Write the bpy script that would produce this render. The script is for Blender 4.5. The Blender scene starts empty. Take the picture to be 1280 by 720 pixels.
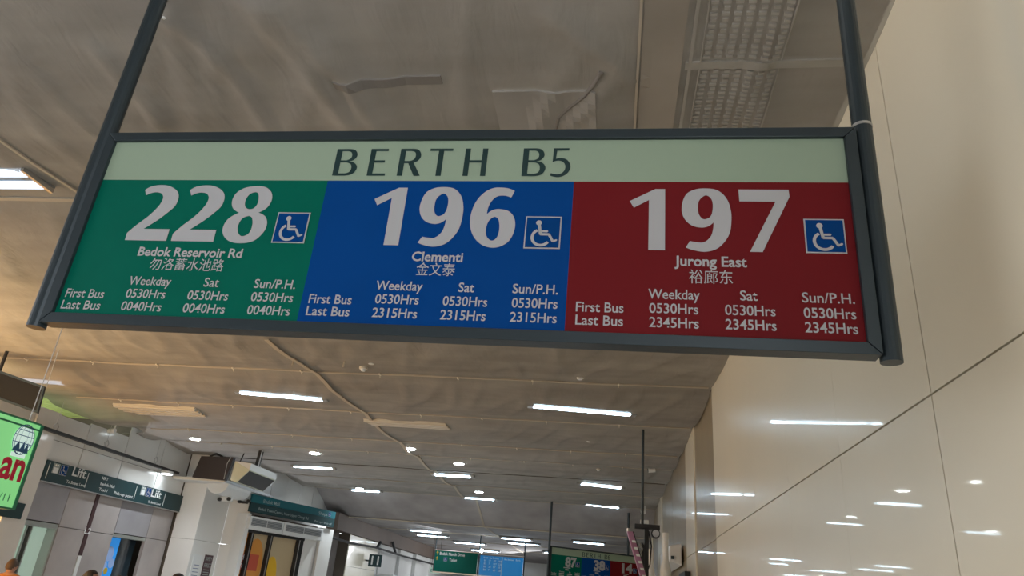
import bpy, bmesh, math, random
from mathutils import Vector, Matrix, noise
random.seed(7)
S = bpy.context.scene
C = S.collection
EYE = 1.6

# ------------------------------------------------------------------ camera
RC = [[0.989315932475421, 0.12137186575382866, 0.08076419970334993],
      [0.02417768823235418, 0.4097217976314042, -0.9118900635150212],
      [-0.14376865145791373, 0.9041000601421975, 0.4024098111488433]]
cd = bpy.data.cameras.new('camera'); cam = bpy.data.objects.new('camera', cd); C.objects.link(cam)
cd.sensor_width = 36; cd.lens = 890.2783 * 36 / 1280; cd.clip_start = .05; cd.clip_end = 200
r, d, f = [Vector(v) for v in RC]
m4 = Matrix(((r.x, -d.x, -f.x, 0), (r.y, -d.y, -f.y, 0), (r.z, -d.z, -f.z, EYE), (0, 0, 0, 1)))
cam.matrix_world = m4
S.camera = cam
S.view_settings.view_transform = 'Standard'; S.view_settings.look = 'None'
S.view_settings.gamma = 1; S.view_settings.use_curve_mapping = False
S.view_settings.exposure = 1.52

# ------------------------------------------------------------------ world and large lights
W = bpy.data.worlds.new('world'); S.world = W; W.use_nodes = True
bg = W.node_tree.nodes['Background']; bg.inputs[0].default_value = (.93, .96, 1, 1); bg.inputs[1].default_value = 1.45

def area(name, loc, target, sx, sy, power, col):
    l = bpy.data.lights.new(name, 'AREA'); l.shape = 'RECTANGLE'; l.size = sx; l.size_y = sy
    l.energy = power; l.color = col
    o = bpy.data.objects.new(name, l); C.objects.link(o); o.location = loc
    dv = Vector(target) - Vector(loc); o.rotation_euler = dv.to_track_quat('-Z', 'Y').to_euler()
    return o
area('shop_front_light', (-9.0, 6.2, 2.1), (-6.3, 8.2, 4.2), 3.5, .5, 90, (1, .66, .33))
area('roof_void_light', (-11.4, 11.2, 3.2), (-10.6, 11.9, 4.4), 1.2, 1.2, 7, (.85, 1, .55))
area('net_void_fill', (-.2, 2.2, 4.95), (0, 2.6, 4.2), 3.0, 1.5, 14, (1, .96, .88))  # added fill above the net to brighten what shows through, no fixture there

area('far_hall_fill', (-3.5, 32, 3.5), (-7.5, 30, .5), 4, 3, 130, (.93, .96, 1))  # extra fill under the lower ceiling, added to brighten the far walls
area('recess_fill', (-5.5, 23.5, 3.5), (-7.5, 24.5, 1.5), 1.5, .6, 10, (.93, .96, 1))  # added fill for the dim recess and pillar, not a fitting

# ------------------------------------------------------------------ materials
def mat(name, col, rough=.6, metal=0, spec=.5, coat=0, bump=None, var=None, emit=None, estr=0, coatr=.05):
    m = bpy.data.materials.new(name); m.use_nodes = True; nt = m.node_tree; b = nt.nodes['Principled BSDF']
    b.inputs['Base Color'].default_value = (*col, 1); b.inputs['Roughness'].default_value = rough
    b.inputs['Metallic'].default_value = metal; b.inputs['Specular IOR Level'].default_value = spec
    b.inputs['Coat Weight'].default_value = coat; b.inputs['Coat Roughness'].default_value = coatr
    if emit: b.inputs['Emission Color'].default_value = (*emit, 1); b.inputs['Emission Strength'].default_value = estr
    tc = nt.nodes.new('ShaderNodeTexCoord')
    if var:
        sc, amt = var
        n = nt.nodes.new('ShaderNodeTexNoise'); n.inputs['Scale'].default_value = sc; n.inputs['Detail'].default_value = 5
        rp = nt.nodes.new('ShaderNodeMapRange'); rp.inputs[1].default_value = .3; rp.inputs[2].default_value = .7
        rp.inputs[3].default_value = 1 - amt; rp.inputs[4].default_value = 1 + amt
        mx = nt.nodes.new('ShaderNodeVectorMath'); mx.operation = 'SCALE'; mx.inputs[0].default_value = col
        nt.links.new(tc.outputs['Object'], n.inputs['Vector']); nt.links.new(n.outputs['Fac'], rp.inputs[0])
        nt.links.new(rp.outputs[0], mx.inputs['Scale']); nt.links.new(mx.outputs[0], b.inputs['Base Color'])
    if bump:
        sc, st = bump
        n2 = nt.nodes.new('ShaderNodeTexNoise'); n2.inputs['Scale'].default_value = sc; n2.inputs['Detail'].default_value = 4
        bp = nt.nodes.new('ShaderNodeBump'); bp.inputs['Strength'].default_value = st; bp.inputs['Distance'].default_value = .01
        nt.links.new(tc.outputs['Object'], n2.inputs['Vector']); nt.links.new(n2.outputs['Fac'], bp.inputs['Height'])
        nt.links.new(bp.outputs[0], b.inputs['Normal'])
    return m

M = dict(
    frame=mat('dark_blue_grey_metal', (.029, .043, .051), .38, .3, bump=(60, .05)),
    green=mat('sign_green', (.0, .118, .078), .55, spec=.08, var=(3, .05)),
    blue=mat('sign_blue', (.0, .050, .225), .55, spec=.08, var=(3, .05)),
    red=mat('sign_red', (.150, .009, .012), .55, spec=.10, var=(3, .05)),
    band=mat('sign_pale_green', (.30, .385, .285), .5, spec=.25),
    print_=mat('print_off_white', (.43, .43, .44), .5),
    ink=mat('print_dark_green', (.004, .03, .03), .5),
    symblue=mat('symbol_blue', (.0, .045, .19), .55, spec=.08),
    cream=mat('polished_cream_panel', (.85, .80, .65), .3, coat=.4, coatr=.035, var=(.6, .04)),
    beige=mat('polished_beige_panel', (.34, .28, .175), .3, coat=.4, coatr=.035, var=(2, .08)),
    joint=mat('dark_joint', (.10, .08, .06), .8),
    white=mat('white_wall_panel', (.74, .74, .72), .3, coat=.4, coatr=.1, var=(1, .04)),
    greige=mat('grey_brown_panel', (.40, .365, .355), .4, coat=.3, coatr=.15, var=(1.5, .12)),
    steelgrey=mat('steel_grey_panel', (.34, .33, .35), .35, .1, var=(1.2, .15)),
    concrete=mat('grey_concrete', (.19, .17, .16), .85, var=(2, .15), bump=(30, .2)),
    brown=mat('brown_fascia', (.13, .095, .075), .7, var=(1, .1)),
    floor=mat('floor_tile', (.56, .55, .53), .35, coat=.2, var=(1, .06)),
    black=mat('black_plastic', (.012, .012, .013), .45),
    screen=mat('screen_off', (.010, .010, .011), .6, spec=.2),
    darkbrown=mat('dark_brown_casing', (.035, .024, .022), .5),
    casing=mat('cream_casing', (.60, .62, .48), .5),
    whitep=mat('white_plastic', (.72, .74, .74), .4),
    metal=mat('brushed_metal', (.5, .5, .5), .35, .8),
    galv=mat('galvanised_tray', (.62, .60, .55), .5, .2),
    pale=mat('pale_batten', (.46, .40, .32), .8),
    tie=mat('pale_tie', (.75, .70, .6), .6),
    tube=mat('lit_tube', (.9, .95, 1), .4, emit=(.62, .84, 1), estr=9),
    tubeoff=mat('unlit_diffuser', (.62, .58, .50), .5),
    spotdim=mat('lit_spot_dim', (1, 1, 1), .4, emit=(.85, .95, 1), estr=6),
    spot=mat('lit_spot', (1, 1, 1), .4, emit=(.85, .95, 1), estr=30),
    teal=mat('wayfinding_dark_teal', (.008, .040, .046), .5),
    teal2=mat('wayfinding_teal', (.0, .10, .125), .5),
    tealgreen=mat('wayfinding_green', (.0, .10, .075), .6, spec=.15),
    skyblue=mat('lit_board_blue', (.0, .12, .30), .4, emit=(0, .16, .42), estr=.2),
    letter=mat('letter_white', (.72, .75, .75), .5),
    letterdim=mat('letter_dim', (.30, .36, .36), .5),
    yellow=mat('arrow_yellow', (.6, .42, .03), .5),
    limebox=mat('lightbox_green', (.24, .62, .26), .4, emit=(.24, .72, .26), estr=.2),
    limeedge=mat('lightbox_edge', (.03, .22, .12), .4),
    redprint=mat('red_print', (.70, .02, .07), .5),
    emblemw=mat('emblem_white', (.70, .85, .80), .5, emit=(.6, .8, .75), estr=.2),
    emblemb=mat('emblem_blue', (.03, .12, .28), .5),
    maroon=mat('maroon_strip', (.06, .025, .028), .45),
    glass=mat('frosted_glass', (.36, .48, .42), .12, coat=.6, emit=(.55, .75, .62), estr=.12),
    doorframe=mat('door_frame_metal', (.45, .47, .44), .35, .6),
    darkglass=mat('dark_glass', (.035, .055, .07), .12, coat=.6),
    posterblue=mat('poster_blue', (.02, .22, .62), .4, emit=(.02, .25, .7), estr=.2),
    posterpale=mat('poster_pale', (.35, .50, .85), .5),
    orange=mat('lit_orange_shop', (.9, .40, .08), .5, emit=(1, .45, .10), estr=.7),
    sandglass=mat('poster_sand', (.56, .44, .27), .3, coat=.5),
    porange=mat('poster_orange', (.70, .30, .06), .4),
    pred=mat('poster_red', (.55, .10, .06), .4),
    pyellow=mat('poster_yellow', (.85, .50, .03), .4),
    grille=mat('grille_grey', (.22, .24, .26), .5),
    troffer=mat('lit_louvre_strip', (.5, .55, .6), .4, emit=(.62, .80, 1), estr=.55),
    tubehouse=mat('light_housing', (.20, .21, .22), .5),
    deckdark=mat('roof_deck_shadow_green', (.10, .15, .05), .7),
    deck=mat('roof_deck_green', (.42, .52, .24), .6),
    tmaroon=mat('notice_maroon', (.07, .03, .04), .5),
    pink=mat('pink_print', (.42, .20, .32), .5),
    skin=mat('skin', (.45, .26, .18), .5), hair=mat('dark_hair', (.02, .014, .011), .5, bump=(80, .6)),
    hairb=mat('brown_hair', (.07, .045, .03), .5, bump=(80, .6)),
    eyem=mat('eye', (.02, .015, .012), .2),
    cloth1=mat('cloth_orange', (.45, .18, .05), .8), cloth2=mat('cloth_grey', (.16, .16, .18), .8),
    cloth3=mat('cloth_navy', (.03, .04, .08), .8), cloth4=mat('cloth_brown', (.12, .08, .06), .8),
    trousers=mat('trousers_dark', (.04, .04, .05), .8),
)

# net fabric: woven, half see-through
def net_material():
    m = bpy.data.materials.new('ceiling_net'); m.use_nodes = True; nt = m.node_tree
    b = nt.nodes['Principled BSDF']; out = nt.nodes['Material Output']
    b.inputs['Roughness'].default_value = .9; b.inputs['Specular IOR Level'].default_value = .1
    tc = nt.nodes.new('ShaderNodeTexCoord')
    n = nt.nodes.new('ShaderNodeTexNoise'); n.inputs['Scale'].default_value = 1.1; n.inputs['Detail'].default_value = 6
    mp = nt.nodes.new('ShaderNodeMapping'); mp.inputs['Scale'].default_value = (1, 3, 1)
    cr = nt.nodes.new('ShaderNodeValToRGB')
    cr.color_ramp.elements[0].position = .3; cr.color_ramp.elements[0].color = (.34, .322, .296, 1)
    cr.color_ramp.elements[1].position = .72; cr.color_ramp.elements[1].color = (.46, .435, .395, 1)
    nt.links.new(tc.outputs['Object'], mp.inputs[0]); nt.links.new(mp.outputs[0], n.inputs['Vector'])
    nt.links.new(n.outputs['Fac'], cr.inputs[0]); nt.links.new(cr.outputs[0], b.inputs['Base Color'])
    # fine creases
    n2 = nt.nodes.new('ShaderNodeTexNoise'); n2.inputs['Scale'].default_value = 5; n2.inputs['Detail'].default_value = 5
    n2.inputs['Distortion'].default_value = 1.2
    mp2 = nt.nodes.new('ShaderNodeMapping'); mp2.inputs['Scale'].default_value = (1.6, .5, 1); mp2.inputs['Rotation'].default_value = (0, 0, .5)
    bp = nt.nodes.new('ShaderNodeBump'); bp.inputs['Strength'].default_value = .22; bp.inputs['Distance'].default_value = .05
    nt.links.new(tc.outputs['Object'], mp2.inputs[0]); nt.links.new(mp2.outputs[0], n2.inputs['Vector'])
    nt.links.new(n2.outputs['Fac'], bp.inputs['Height']); nt.links.new(bp.outputs[0], b.inputs['Normal'])
    tr = nt.nodes.new('ShaderNodeBsdfTransparent'); mx = nt.nodes.new('ShaderNodeMixShader'); mx.inputs[0].default_value = .25
    nt.links.new(b.outputs[0], mx.inputs[1]); nt.links.new(tr.outputs[0], mx.inputs[2]); nt.links.new(mx.outputs[0], out.inputs[0])
    return m
M['net'] = net_material()
M['galvnet'] = mat('netted_pale', (.365, .35, .318), .9, spec=.1, var=(4, .08)); M['panelnet'] = mat('netted_panel', (.325, .308, .285), .9, spec=.1, var=(3, .1))
M['darknet'] = mat('netted_dark', (.215, .20, .185), .9, spec=.1); M['boardnet'] = mat('netted_board', (.345, .31, .27), .9, spec=.1, var=(2, .08))
M['netdark'] = mat('dark_netting', (.36, .34, .335), .9, spec=.1, var=(1.5, .15), bump=(4, .5))
M['pane'] = mat('clear_glass', (.9, .95, .95), .02)
M['pane'].node_tree.nodes['Principled BSDF'].inputs['Transmission Weight'].default_value = 1

# ------------------------------------------------------------------ helpers
class MB:
    """collects shapes into one mesh object, z given above the floor"""
    def __init__(s): s.b = bmesh.new(); s.mi = 0
    def _f(s, vs, fs):
        v = [s.b.verts.new(p) for p in vs]
        for q in fs:
            try: fc = s.b.faces.new([v[i] for i in q]); fc.material_index = s.mi
            except ValueError: pass
        return s
    def box(s, a, b):
        x0, x1 = sorted((a[0], b[0])); y0, y1 = sorted((a[1], b[1])); z0, z1 = sorted((a[2], b[2]))
        return s._f([(x0,y0,z0),(x1,y0,z0),(x1,y1,z0),(x0,y1,z0),(x0,y0,z1),(x1,y0,z1),(x1,y1,z1),(x0,y1,z1)],
                    [(3,2,1,0),(4,5,6,7),(0,1,5,4),(1,2,6,5),(2,3,7,6),(3,0,4,7)])
    def obox(s, o, u, v, w):
        o, u, v, w = map(Vector, (o, u, v, w))
        P = [o, o+u, o+u+v, o+v, o+w, o+u+w, o+u+v+w, o+v+w]
        return s._f(P, [(3,2,1,0),(4,5,6,7),(0,1,5,4),(1,2,6,5),(2,3,7,6),(3,0,4,7)])
    def quad(s, *p): return s._f(p, [tuple(range(len(p)))])
    def prism(s, pts, vec):
        n = len(pts); vec = Vector(vec); P = [Vector(q) for q in pts]
        return s._f(P + [q+vec for q in P], [tuple(range(n))[::-1], tuple(range(n, 2*n))] + [(i, (i+1) % n, n+(i+1) % n, n+i) for i in range(n)])
    def tube(s, a, b, r, n=12, r2=None):
        a = Vector(a); b = Vector(b); d = (b-a).normalized(); r2 = r if r2 is None else r2
        u = d.orthogonal().normalized(); v = d.cross(u)
        P = [a + (u*math.cos(t)+v*math.sin(t))*r for t in [2*math.pi*i/n for i in range(n)]] + \
            [b + (u*math.cos(t)+v*math.sin(t))*r2 for t in [2*math.pi*i/n for i in range(n)]]
        return s._f(P, [tuple(range(n))[::-1], tuple(range(n, 2*n))] + [(i, (i+1) % n, n+(i+1) % n, n+i) for i in range(n)])
    def path(s, pts, r, n=8):
        for a, b in zip(pts, pts[1:]): s.tube(a, b, r, n)
        return s
    def ball(s, c, r, u=16, v=10, sc=(1, 1, 1)):
        mm = Matrix.Translation(c) @ Matrix.Diagonal((r*sc[0], r*sc[1], r*sc[2], 1))
        g = bmesh.ops.create_uvsphere(s.b, u_segments=u, v_segments=v, radius=1, matrix=mm)
        for fc in {f for vv in g['verts'] for f in vv.link_faces}: fc.material_index = s.mi; fc.smooth = True
        return s
    def mesh(s, me):
        s.b.from_mesh(me); return s
    def build(s, name, mats, parent=None, bevel=0, smooth=False):
        me = bpy.data.meshes.new(name); s.b.normal_update(); s.b.to_mesh(me); s.b.free()
        for q in (mats if isinstance(mats, (list, tuple)) else [mats]): me.materials.append(M[q])
        if smooth:
            for p in me.polygons: p.use_smooth = True
        o = bpy.data.objects.new(name, me); C.objects.link(o)
        if parent is not None:
            o.parent = parent; o.matrix_parent_inverse = Matrix.Identity(4)
            l = parent
            off = Vector((0, 0, 0))
            while l is not None:
                off += l.location; l = l.parent
            o.location = -off
        if bevel:
            b = o.modifiers.new('bevel', 'BEVEL'); b.width = bevel; b.segments = 2; b.limit_method = 'ANGLE'
        return o

def tag(o, label, cat, group=None):
    o['label'] = label; o['category'] = cat
    if group: o['group'] = group
    return o
def thing(name, label, cat, loc=(0, 0, 0), group=None):
    o = bpy.data.objects.new(name, None); C.objects.link(o); o.location = loc; o.empty_display_size = .1
    return tag(o, label, cat, group)
def struct(o, label=None):
    o['kind'] = 'structure'
    if label: o['label'] = label
    return o

_tc = {}
def text_mesh(body, off=0.0, space=1.0):
    k = (body, off, space)
    if k not in _tc:
        c = bpy.data.curves.new('lettering', 'FONT'); c.body = body; c.size = 1; c.offset = off; c.space_character = space
        c.resolution_u = 3
        ob = bpy.data.objects.new('lettering', c)
        me = bpy.data.meshes.new_from_object(ob)
        bpy.data.objects.remove(ob)
        xs = [v.co.x for v in me.vertices] or [0]
        _tc[k] = (me, min(xs), max(xs))
    return _tc[k]
def put_text(mb, body, o, u, v, width, height=None, off=0.0, size=None, shift=0, space=1.0):
    """text from baseline-left point o, along unit u, up unit v; fitted to width; em size = size"""
    me, x0, x1 = text_mesh(body, off, space)
    k = width / (x1 - x0) if width else size
    kv = size if size else k
    o, u, v = Vector(o), Vector(u), Vector(v)
    n0 = len(mb.b.verts)
    mb.b.from_mesh(me); mb.b.verts.ensure_lookup_table()
    vs = [mb.b.verts[i] for i in range(n0, len(mb.b.verts))]
    for q in vs: q.co = o + u*((q.co.x - x0)*k) + v*(q.co.y*kv + shift)
    for fc in {f for q in vs for f in q.link_faces}: fc.material_index = mb.mi

def outline_mesh(loops):
    """loops: lists of (x, y, corner?) -> flat filled mesh with holes"""
    c = bpy.data.curves.new('glyph', 'CURVE'); c.dimensions = '2D'; c.fill_mode = 'BOTH'
    for lp in loops:
        pts = []
        n = len(lp)
        for i in range(n):
            p0, p1, p2, p3 = lp[i-1], lp[i], lp[(i+1) % n], lp[(i+2) % n]
            P1 = Vector(p1[:2]); P2 = Vector(p2[:2]); c1 = p1[2]; c2 = p2[2]
            if c1 and c2: pts.append(P1); continue
            T1 = (P2 - Vector(p0[:2]))*.5 if not c1 else None
            T2 = (Vector(p3[:2]) - P1)*.5 if not c2 else None
            L = (P2-P1).length
            if T1 is not None and T1.length > 0: T1 = T1.normalized()*L
            if T2 is not None and T2.length > 0: T2 = T2.normalized()*L
            if T1 is None: T1 = (P2-P1)*1.5 - T2*.5
            if T2 is None: T2 = (P2-P1)*1.5 - T1*.5
            for k in range(6):
                t = k/6; a = 2*t**3-3*t*t+1; b = t**3-2*t*t+t; cc = -2*t**3+3*t*t; dd = t**3-t*t
                pts.append(P1*a + T1*b + P2*cc + T2*dd)
        sp = c.splines.new('POLY'); sp.points.add(len(pts)-1); sp.use_cyclic_u = True
        for q, w in zip(sp.points, pts): q.co = (w.x, w.y, 0, 1)
    ob = bpy.data.objects.new('glyph', c); me = bpy.data.meshes.new_from_object(ob); bpy.data.objects.remove(ob)
    return me
def k(pts, corners=()): return [(x, y, i in corners) for i, (x, y) in enumerate(pts)]
def shp(*loops): return outline_mesh(loops)
# big numerals: coordinates in metres on the sign face, baseline 0
def norm(pts, x0, z0=.2805): return [(x-x0, z-z0) for x, z in pts]
G1 = shp(k(norm([(1.9077,.4544),(1.9876,.4995),(2.0185,.4995),(2.0185,.2805),(1.9682,.2805),(1.9682,.459),(1.9212,.4303)],1.9077), range(7)))
G9 = shp(k(norm([(2.0699,.4309),(2.0829,.4787),(2.1087,.4977),(2.1427,.503),(2.1806,.4961),(2.2071,.4672),(2.2188,.4276),(2.22,.3885),(2.2137,.3451),(2.1964,.3115),(2.1714,.2874),(2.1387,.2778),(2.106,.2823),(2.0815,.2912),(2.0941,.3137),(2.1105,.3108),(2.1351,.3103),(2.156,.3297),(2.1639,.3539),(2.1662,.38),(2.1485,.3657),(2.1278,.3615),(2.0988,.3698),(2.0772,.3939)],2.0699), (13,14,19)),
         k(norm([(2.1423,.4767),(2.1242,.4589),(2.1201,.4339),(2.1222,.4092),(2.1324,.3932),(2.1428,.3914),(2.1575,.4013),(2.1647,.427),(2.1637,.4568),(2.1548,.4727)],2.0699)))
G7 = shp(k(norm([(2.2449,.4996),(2.3957,.4996),(2.3971,.4747),(2.3079,.2805),(2.2712,.2805),(2.3544,.4561),(2.2463,.4566)],2.2449), range(7)))
G6 = shp(k(norm([(1.5319,.4891),(1.522,.4641),(1.4984,.4711),(1.4736,.4671),(1.4567,.4479),(1.4487,.4241),(1.4469,.4006),(1.4661,.4167),(1.4908,.4198),(1.5206,.4108),(1.5404,.3832),(1.5436,.3464),(1.5302,.3054),(1.5039,.2838),(1.4739,.2782),(1.438,.2901),(1.409,.3213),(1.3948,.3625),(1.3942,.4046),(1.4078,.4522),(1.4338,.486),(1.4619,.5007),(1.4914,.5018),(1.5128,.4981)],1.3942), (0,1,6)),
         k(norm([(1.4709,.3901),(1.4558,.375),(1.4494,.3449),(1.453,.3221),(1.4671,.3051),(1.4794,.3053),(1.4901,.3205),(1.4934,.3502),(1.4886,.3778),(1.4814,.3879)],1.3942)))
G2 = shp(k(norm([(.1842,.4848),(.2055,.499),(.2383,.505),(.2739,.5015),(.309,.483),(.3249,.4573),(.3226,.4215),(.3021,.3934),(.2729,.3628),(.229,.3263),(.329,.3263),(.3295,.2810),(.1715,.2810),(.1703,.3089),(.1973,.3417),(.2336,.3799),(.2596,.4208),(.2657,.4516),(.2542,.4696),(.2328,.4752),(.2141,.4719),(.1954,.4624)],.1703), (0,9,10,11,12,13,21)))
G8 = shp(k(norm([(.6068,.5028),(.5687,.4949),(.5421,.4743),(.534,.4438),(.5442,.4138),(.5725,.3952),(.5373,.369),(.5278,.3345),(.5379,.3056),(.5644,.2844),(.603,.277),(.6509,.286),(.6796,.3177),(.6864,.3516),(.6735,.3807),(.6442,.3965),(.6698,.4151),(.6814,.4452),(.6743,.4753),(.6531,.4954),(.6300,.5024)],.5278), (5,15)),
         k(norm([(.6101,.4778),(.5916,.4671),(.5839,.4417),(.5896,.4192),(.6061,.4095),(.6235,.4146),(.6325,.4347),(.63,.4598),(.6226,.4749)],.5278)),
         k(norm([(.6084,.3823),(.59,.3722),(.5817,.3451),(.5871,.3209),(.6002,.3057),(.6141,.305),(.6295,.3168),(.6337,.3459),(.627,.3727),(.6178,.3814)],.5278)))
# berth heading: unit cap height, thick stems and thin bars
def cap(ch):
    s, t = .17, .085
    if ch == 'B':
        o = k([(0,0),(0,1),(.36,1),(.55,.95),(.64,.76),(.56,.59),(.42,.53),(.60,.47),(.70,.29),(.60,.07),(.38,0)], (0,1,2,6,10))
        h1 = k([(s,1-t),(s,.57),(.34,.57),(.45,.64),(.48,.75),(.44,.87),(.34,1-t)], (0,1,2,6)); h2 = k([(s,.49),(s,t),(.36,t),(.49,.14),(.53,.28),(.49,.42),(.36,.49)], (0,1,2,6))
        return shp(o, h1, h2)
    if ch == 'E': return shp(k([(0,0),(0,1),(.56,1),(.56,1-t),(s,1-t),(s,.57),(.50,.57),(.50,.485),(s,.485),(s,t),(.58,t),(.58,0)], range(12)))
    if ch == 'R':
        o = k([(0,0),(0,1),(.38,1),(.57,.95),(.67,.74),(.60,.56),(.47,.48),(.73,0),(.53,0),(.30,.46),(s,.46),(s,0)], (0,1,2,6,7,8,9,10,11))
        return shp(o, k([(s,1-t),(s,.545),(.34,.545),(.46,.61),(.50,.74),(.46,.87),(.34,1-t)], (0,1,2,6)))
    if ch == 'T': return shp(k([(0,1),(.74,1),(.74,1-t),(.455,1-t),(.455,0),(.285,0),(.285,1-t),(0,1-t)], range(8)))
    if ch == 'H': return shp(k([(0,0),(0,1),(s,1),(s,.57),(.56,.57),(.56,1),(.73,1),(.73,0),(.56,0),(.56,.485),(s,.485),(s,0)], range(12)))
    if ch == '5': return shp(k([(.06,1),(.55,1),(.55,1-t),(.17,1-t),(.15,.62),(.30,.65),(.50,.58),(.62,.34),(.52,.09),(.28,-.03),(.0,.02),(.02,.11),(.24,.07),(.40,.15),(.46,.33),(.38,.50),(.22,.55),(.05,.50)], (0,1,2,3,4,10,11,17)))
    if ch == '6': return shp(k([(.50,.98),(.50,.88),(.30,.80),(.17,.50),(.36,.60),(.56,.50),(.62,.30),(.52,.06),(.32,-.02),(.10,.08),(.0,.38),(.10,.78),(.30,.97)], (0,1,3)),
                         k([(.31,.50),(.20,.42),(.18,.24),(.26,.09),(.34,.07),(.44,.16),(.45,.36),(.40,.46)]))
def arc(c, r, a0, a1, w, n=14):
    o = [(c[0]+(r+w/2)*math.cos(a0+(a1-a0)*i/n), c[1]+(r+w/2)*math.sin(a0+(a1-a0)*i/n)) for i in range(n+1)]
    q = [(c[0]+(r-w/2)*math.cos(a0+(a1-a0)*i/n), c[1]+(r-w/2)*math.sin(a0+(a1-a0)*i/n)) for i in range(n+1)][::-1]
    return shp(k(o+q, range(2*n+2)))
def stroke(a, b, w):
    a = Vector(a); b = Vector(b); d_ = (b-a).normalized(); n = Vector((-d_.y, d_.x))*w/2
    P = [a+n-d_*w*.35, a+n, b+n, b+n+d_*w*.35*0, b+d_*w/2, b-n, a-n, a-d_*w/2]
    P = [a+n, b+n, b+d_*w*.4, b-n, a-n, a-d_*w*.4]
    return shp(k([tuple(p) for p in P], range(6)))
def ring(r, n=20, c=(0, 0)): return shp(k([(c[0]+r*math.cos(2*math.pi*i/n), c[1]+r*math.sin(2*math.pi*i/n)) for i in range(n)], range(n)))
WHEEL = [ring(.085, c=(.38, .84)), stroke((.40, .76), (.45, .46), .085), stroke((.43, .56), (.65, .56), .065), stroke((.45, .46), (.70, .46), .075),
         stroke((.70, .46), (.83, .23), .075), stroke((.83, .23), (.93, .28), .06), arc((.47, .36), .26, math.radians(118), math.radians(325), .085)]
def put_mesh(mb, me, o, u, v, sx, sy=None):
    sy = sx if sy is None else sy
    o, u, v = Vector(o), Vector(u), Vector(v); n0 = len(mb.b.verts)
    mb.b.from_mesh(me); mb.b.verts.ensure_lookup_table()
    vs = [mb.b.verts[i] for i in range(n0, len(mb.b.verts))]
    for q in vs: q.co = o + u*(q.co.x*sx) + v*(q.co.y*sy)
    for fc in {f for q in vs for f in q.link_faces}: fc.material_index = mb.mi
def symbol(o, u, v, nrm, size, parent, name='wheelchair_symbol'):
    mb = MB(); o, u, v, nrm = map(Vector, (o, u, v, nrm))
    mb.mi = 1; mb.obox(o, u*size, v*size, nrm*.002)
    b = size*.035
    mb.mi = 0; mb.obox(o+u*b+v*b, u*(size-2*b), v*(size-2*b), nrm*.003)
    mb.mi = 1
    for me in WHEEL: put_mesh(mb, me, o+u*size*.02+nrm*.0042, u, v, size*.94)
    return mb.build(name, ['symblue', 'print_'], parent)

# ------------------------------------------------------------------ SETTING
HC = 2.6 + EYE     # ceiling height
# floor
mb = MB(); mb.box((-16, -9, -.1), (1.5, 44, 0)); fl = struct(mb.build('floor', 'floor'))

# unseen wall added behind the photographer to cut daylight on the sign
struct(MB().box((-16, -9.3, 0), (1.5, -9, 5.1)).build('wall_back_blocker', 'greige'), 'plain wall added behind the photographer to block light')
# ceiling net
SX = [-6.5, -4.3, -2.15, 0, 2.15, 4.3, 6.5, 8.66, 10.8, 12.97, 14.25, 15.98, 18.05, 20.25]
RIDGES = [([(-2.264, 2.465), (-2.15, 2.722), (-2.107, 3.01), (-2.136, 3.457)], .035, .045), ([(-1.778, 2.4), (-1.671, 2.769), (-1.587, 3.308)], .05, .07),
          ([(-1.664, 2.4), (-1.469, 2.961), (-1.383, 3.467)], .05, .06), ([(-2.795, 2.7), (-2.772, 3.287)], .03, .05),
          ([(-.332, 2.547), (-.047, 2.824), (.058, 2.974)], .03, .05), ([(-.067, 3.0), (-.132, 3.127), (-.272, 3.331), (-.353, 3.6)], .02, .04),
          ([(-2.3, 2.5), (-2.45, 3.1), (-2.6, 3.4)], .02, .05)]
SKIPZ = [(-4.88, 9.85), (-.42, 9.8), (-4.7, 3.95), (-7.8, 11.4), (-3.35, 11.2), (-8.9, 9.7)]
def segd(px, py, a, b):
    ax, ay = a; bx, by = b; dx, dy = bx-ax, by-ay
    t = max(0, min(1, ((px-ax)*dx+(py-ay)*dy)/(dx*dx+dy*dy))); return math.hypot(px-ax-t*dx, py-ay-t*dy)
def net_z(x, y):
    for i in range(len(SX)-1):
        if SX[i] <= y <= SX[i+1]: break
    t = (y-SX[i])/(SX[i+1]-SX[i])
    t = max(0, min(1, t))
    amp = .065 + .04*noise.noise(Vector((x*.35, i*7.3, 0)))
    if x < -6: amp += .03*min(1, (-6-x)/3)
    z = HC - .012 - max(0, amp)*math.sin(math.pi*t)
    # creases fanning from the ties
    w = noise.noise(Vector((x*2.2+y*.9, y*.55-x*.3, 3.1)))
    z -= .022*max(0, 1-abs(w)*5)*math.sin(math.pi*t)**.5 if t > 0 and t < 1 else 0
    z += .012*noise.noise(Vector((x*1.3, y*1.3, 9)))
    if y < 4.4:
        for pl, h, s in RIDGES:
            dd = min(segd(x, y, a, b) for a, b in zip(pl, pl[1:]))
            if dd < s*3: z -= h*math.exp(-(dd/s)**2)
    if y > 6.5: z -= .015*math.exp(-(((x+3.9))/.05)**2)
    # slack bellies beside the left wall
    if 11 < y < 13.6 and x < -8.0: z -= .06*math.sin((y-10.6)/3*math.pi)*min(1, (-8.2-x)/1.2)
    if 8.9 < y < 9.7 and x < -7.6: z -= .05*math.sin((y-8.9)/.8*math.pi)
    return z
mb = MB()
xs = [];
x = -9.85
while x < 1.19: xs.append(x); x += .05
xs.append(1.19)
ys = []; y = -6.5
while y < 20.25: ys.append(y); y += (.045 if 2.3 < y < 4 else .075)
ys.append(20.25)
def xcl(x, y):
    lim = -9.85
    if y > 10.4: lim = -9.85 + .55*min(1, (y-10.4)/2.0)
    if y > 13.3: lim = -9.85
    return max(x, lim)
grid = [[mb.b.verts.new((xcl(x, y)+i*1e-5, y, net_z(xcl(x, y), y))) for i, x in enumerate(xs)] for y in ys]
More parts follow.
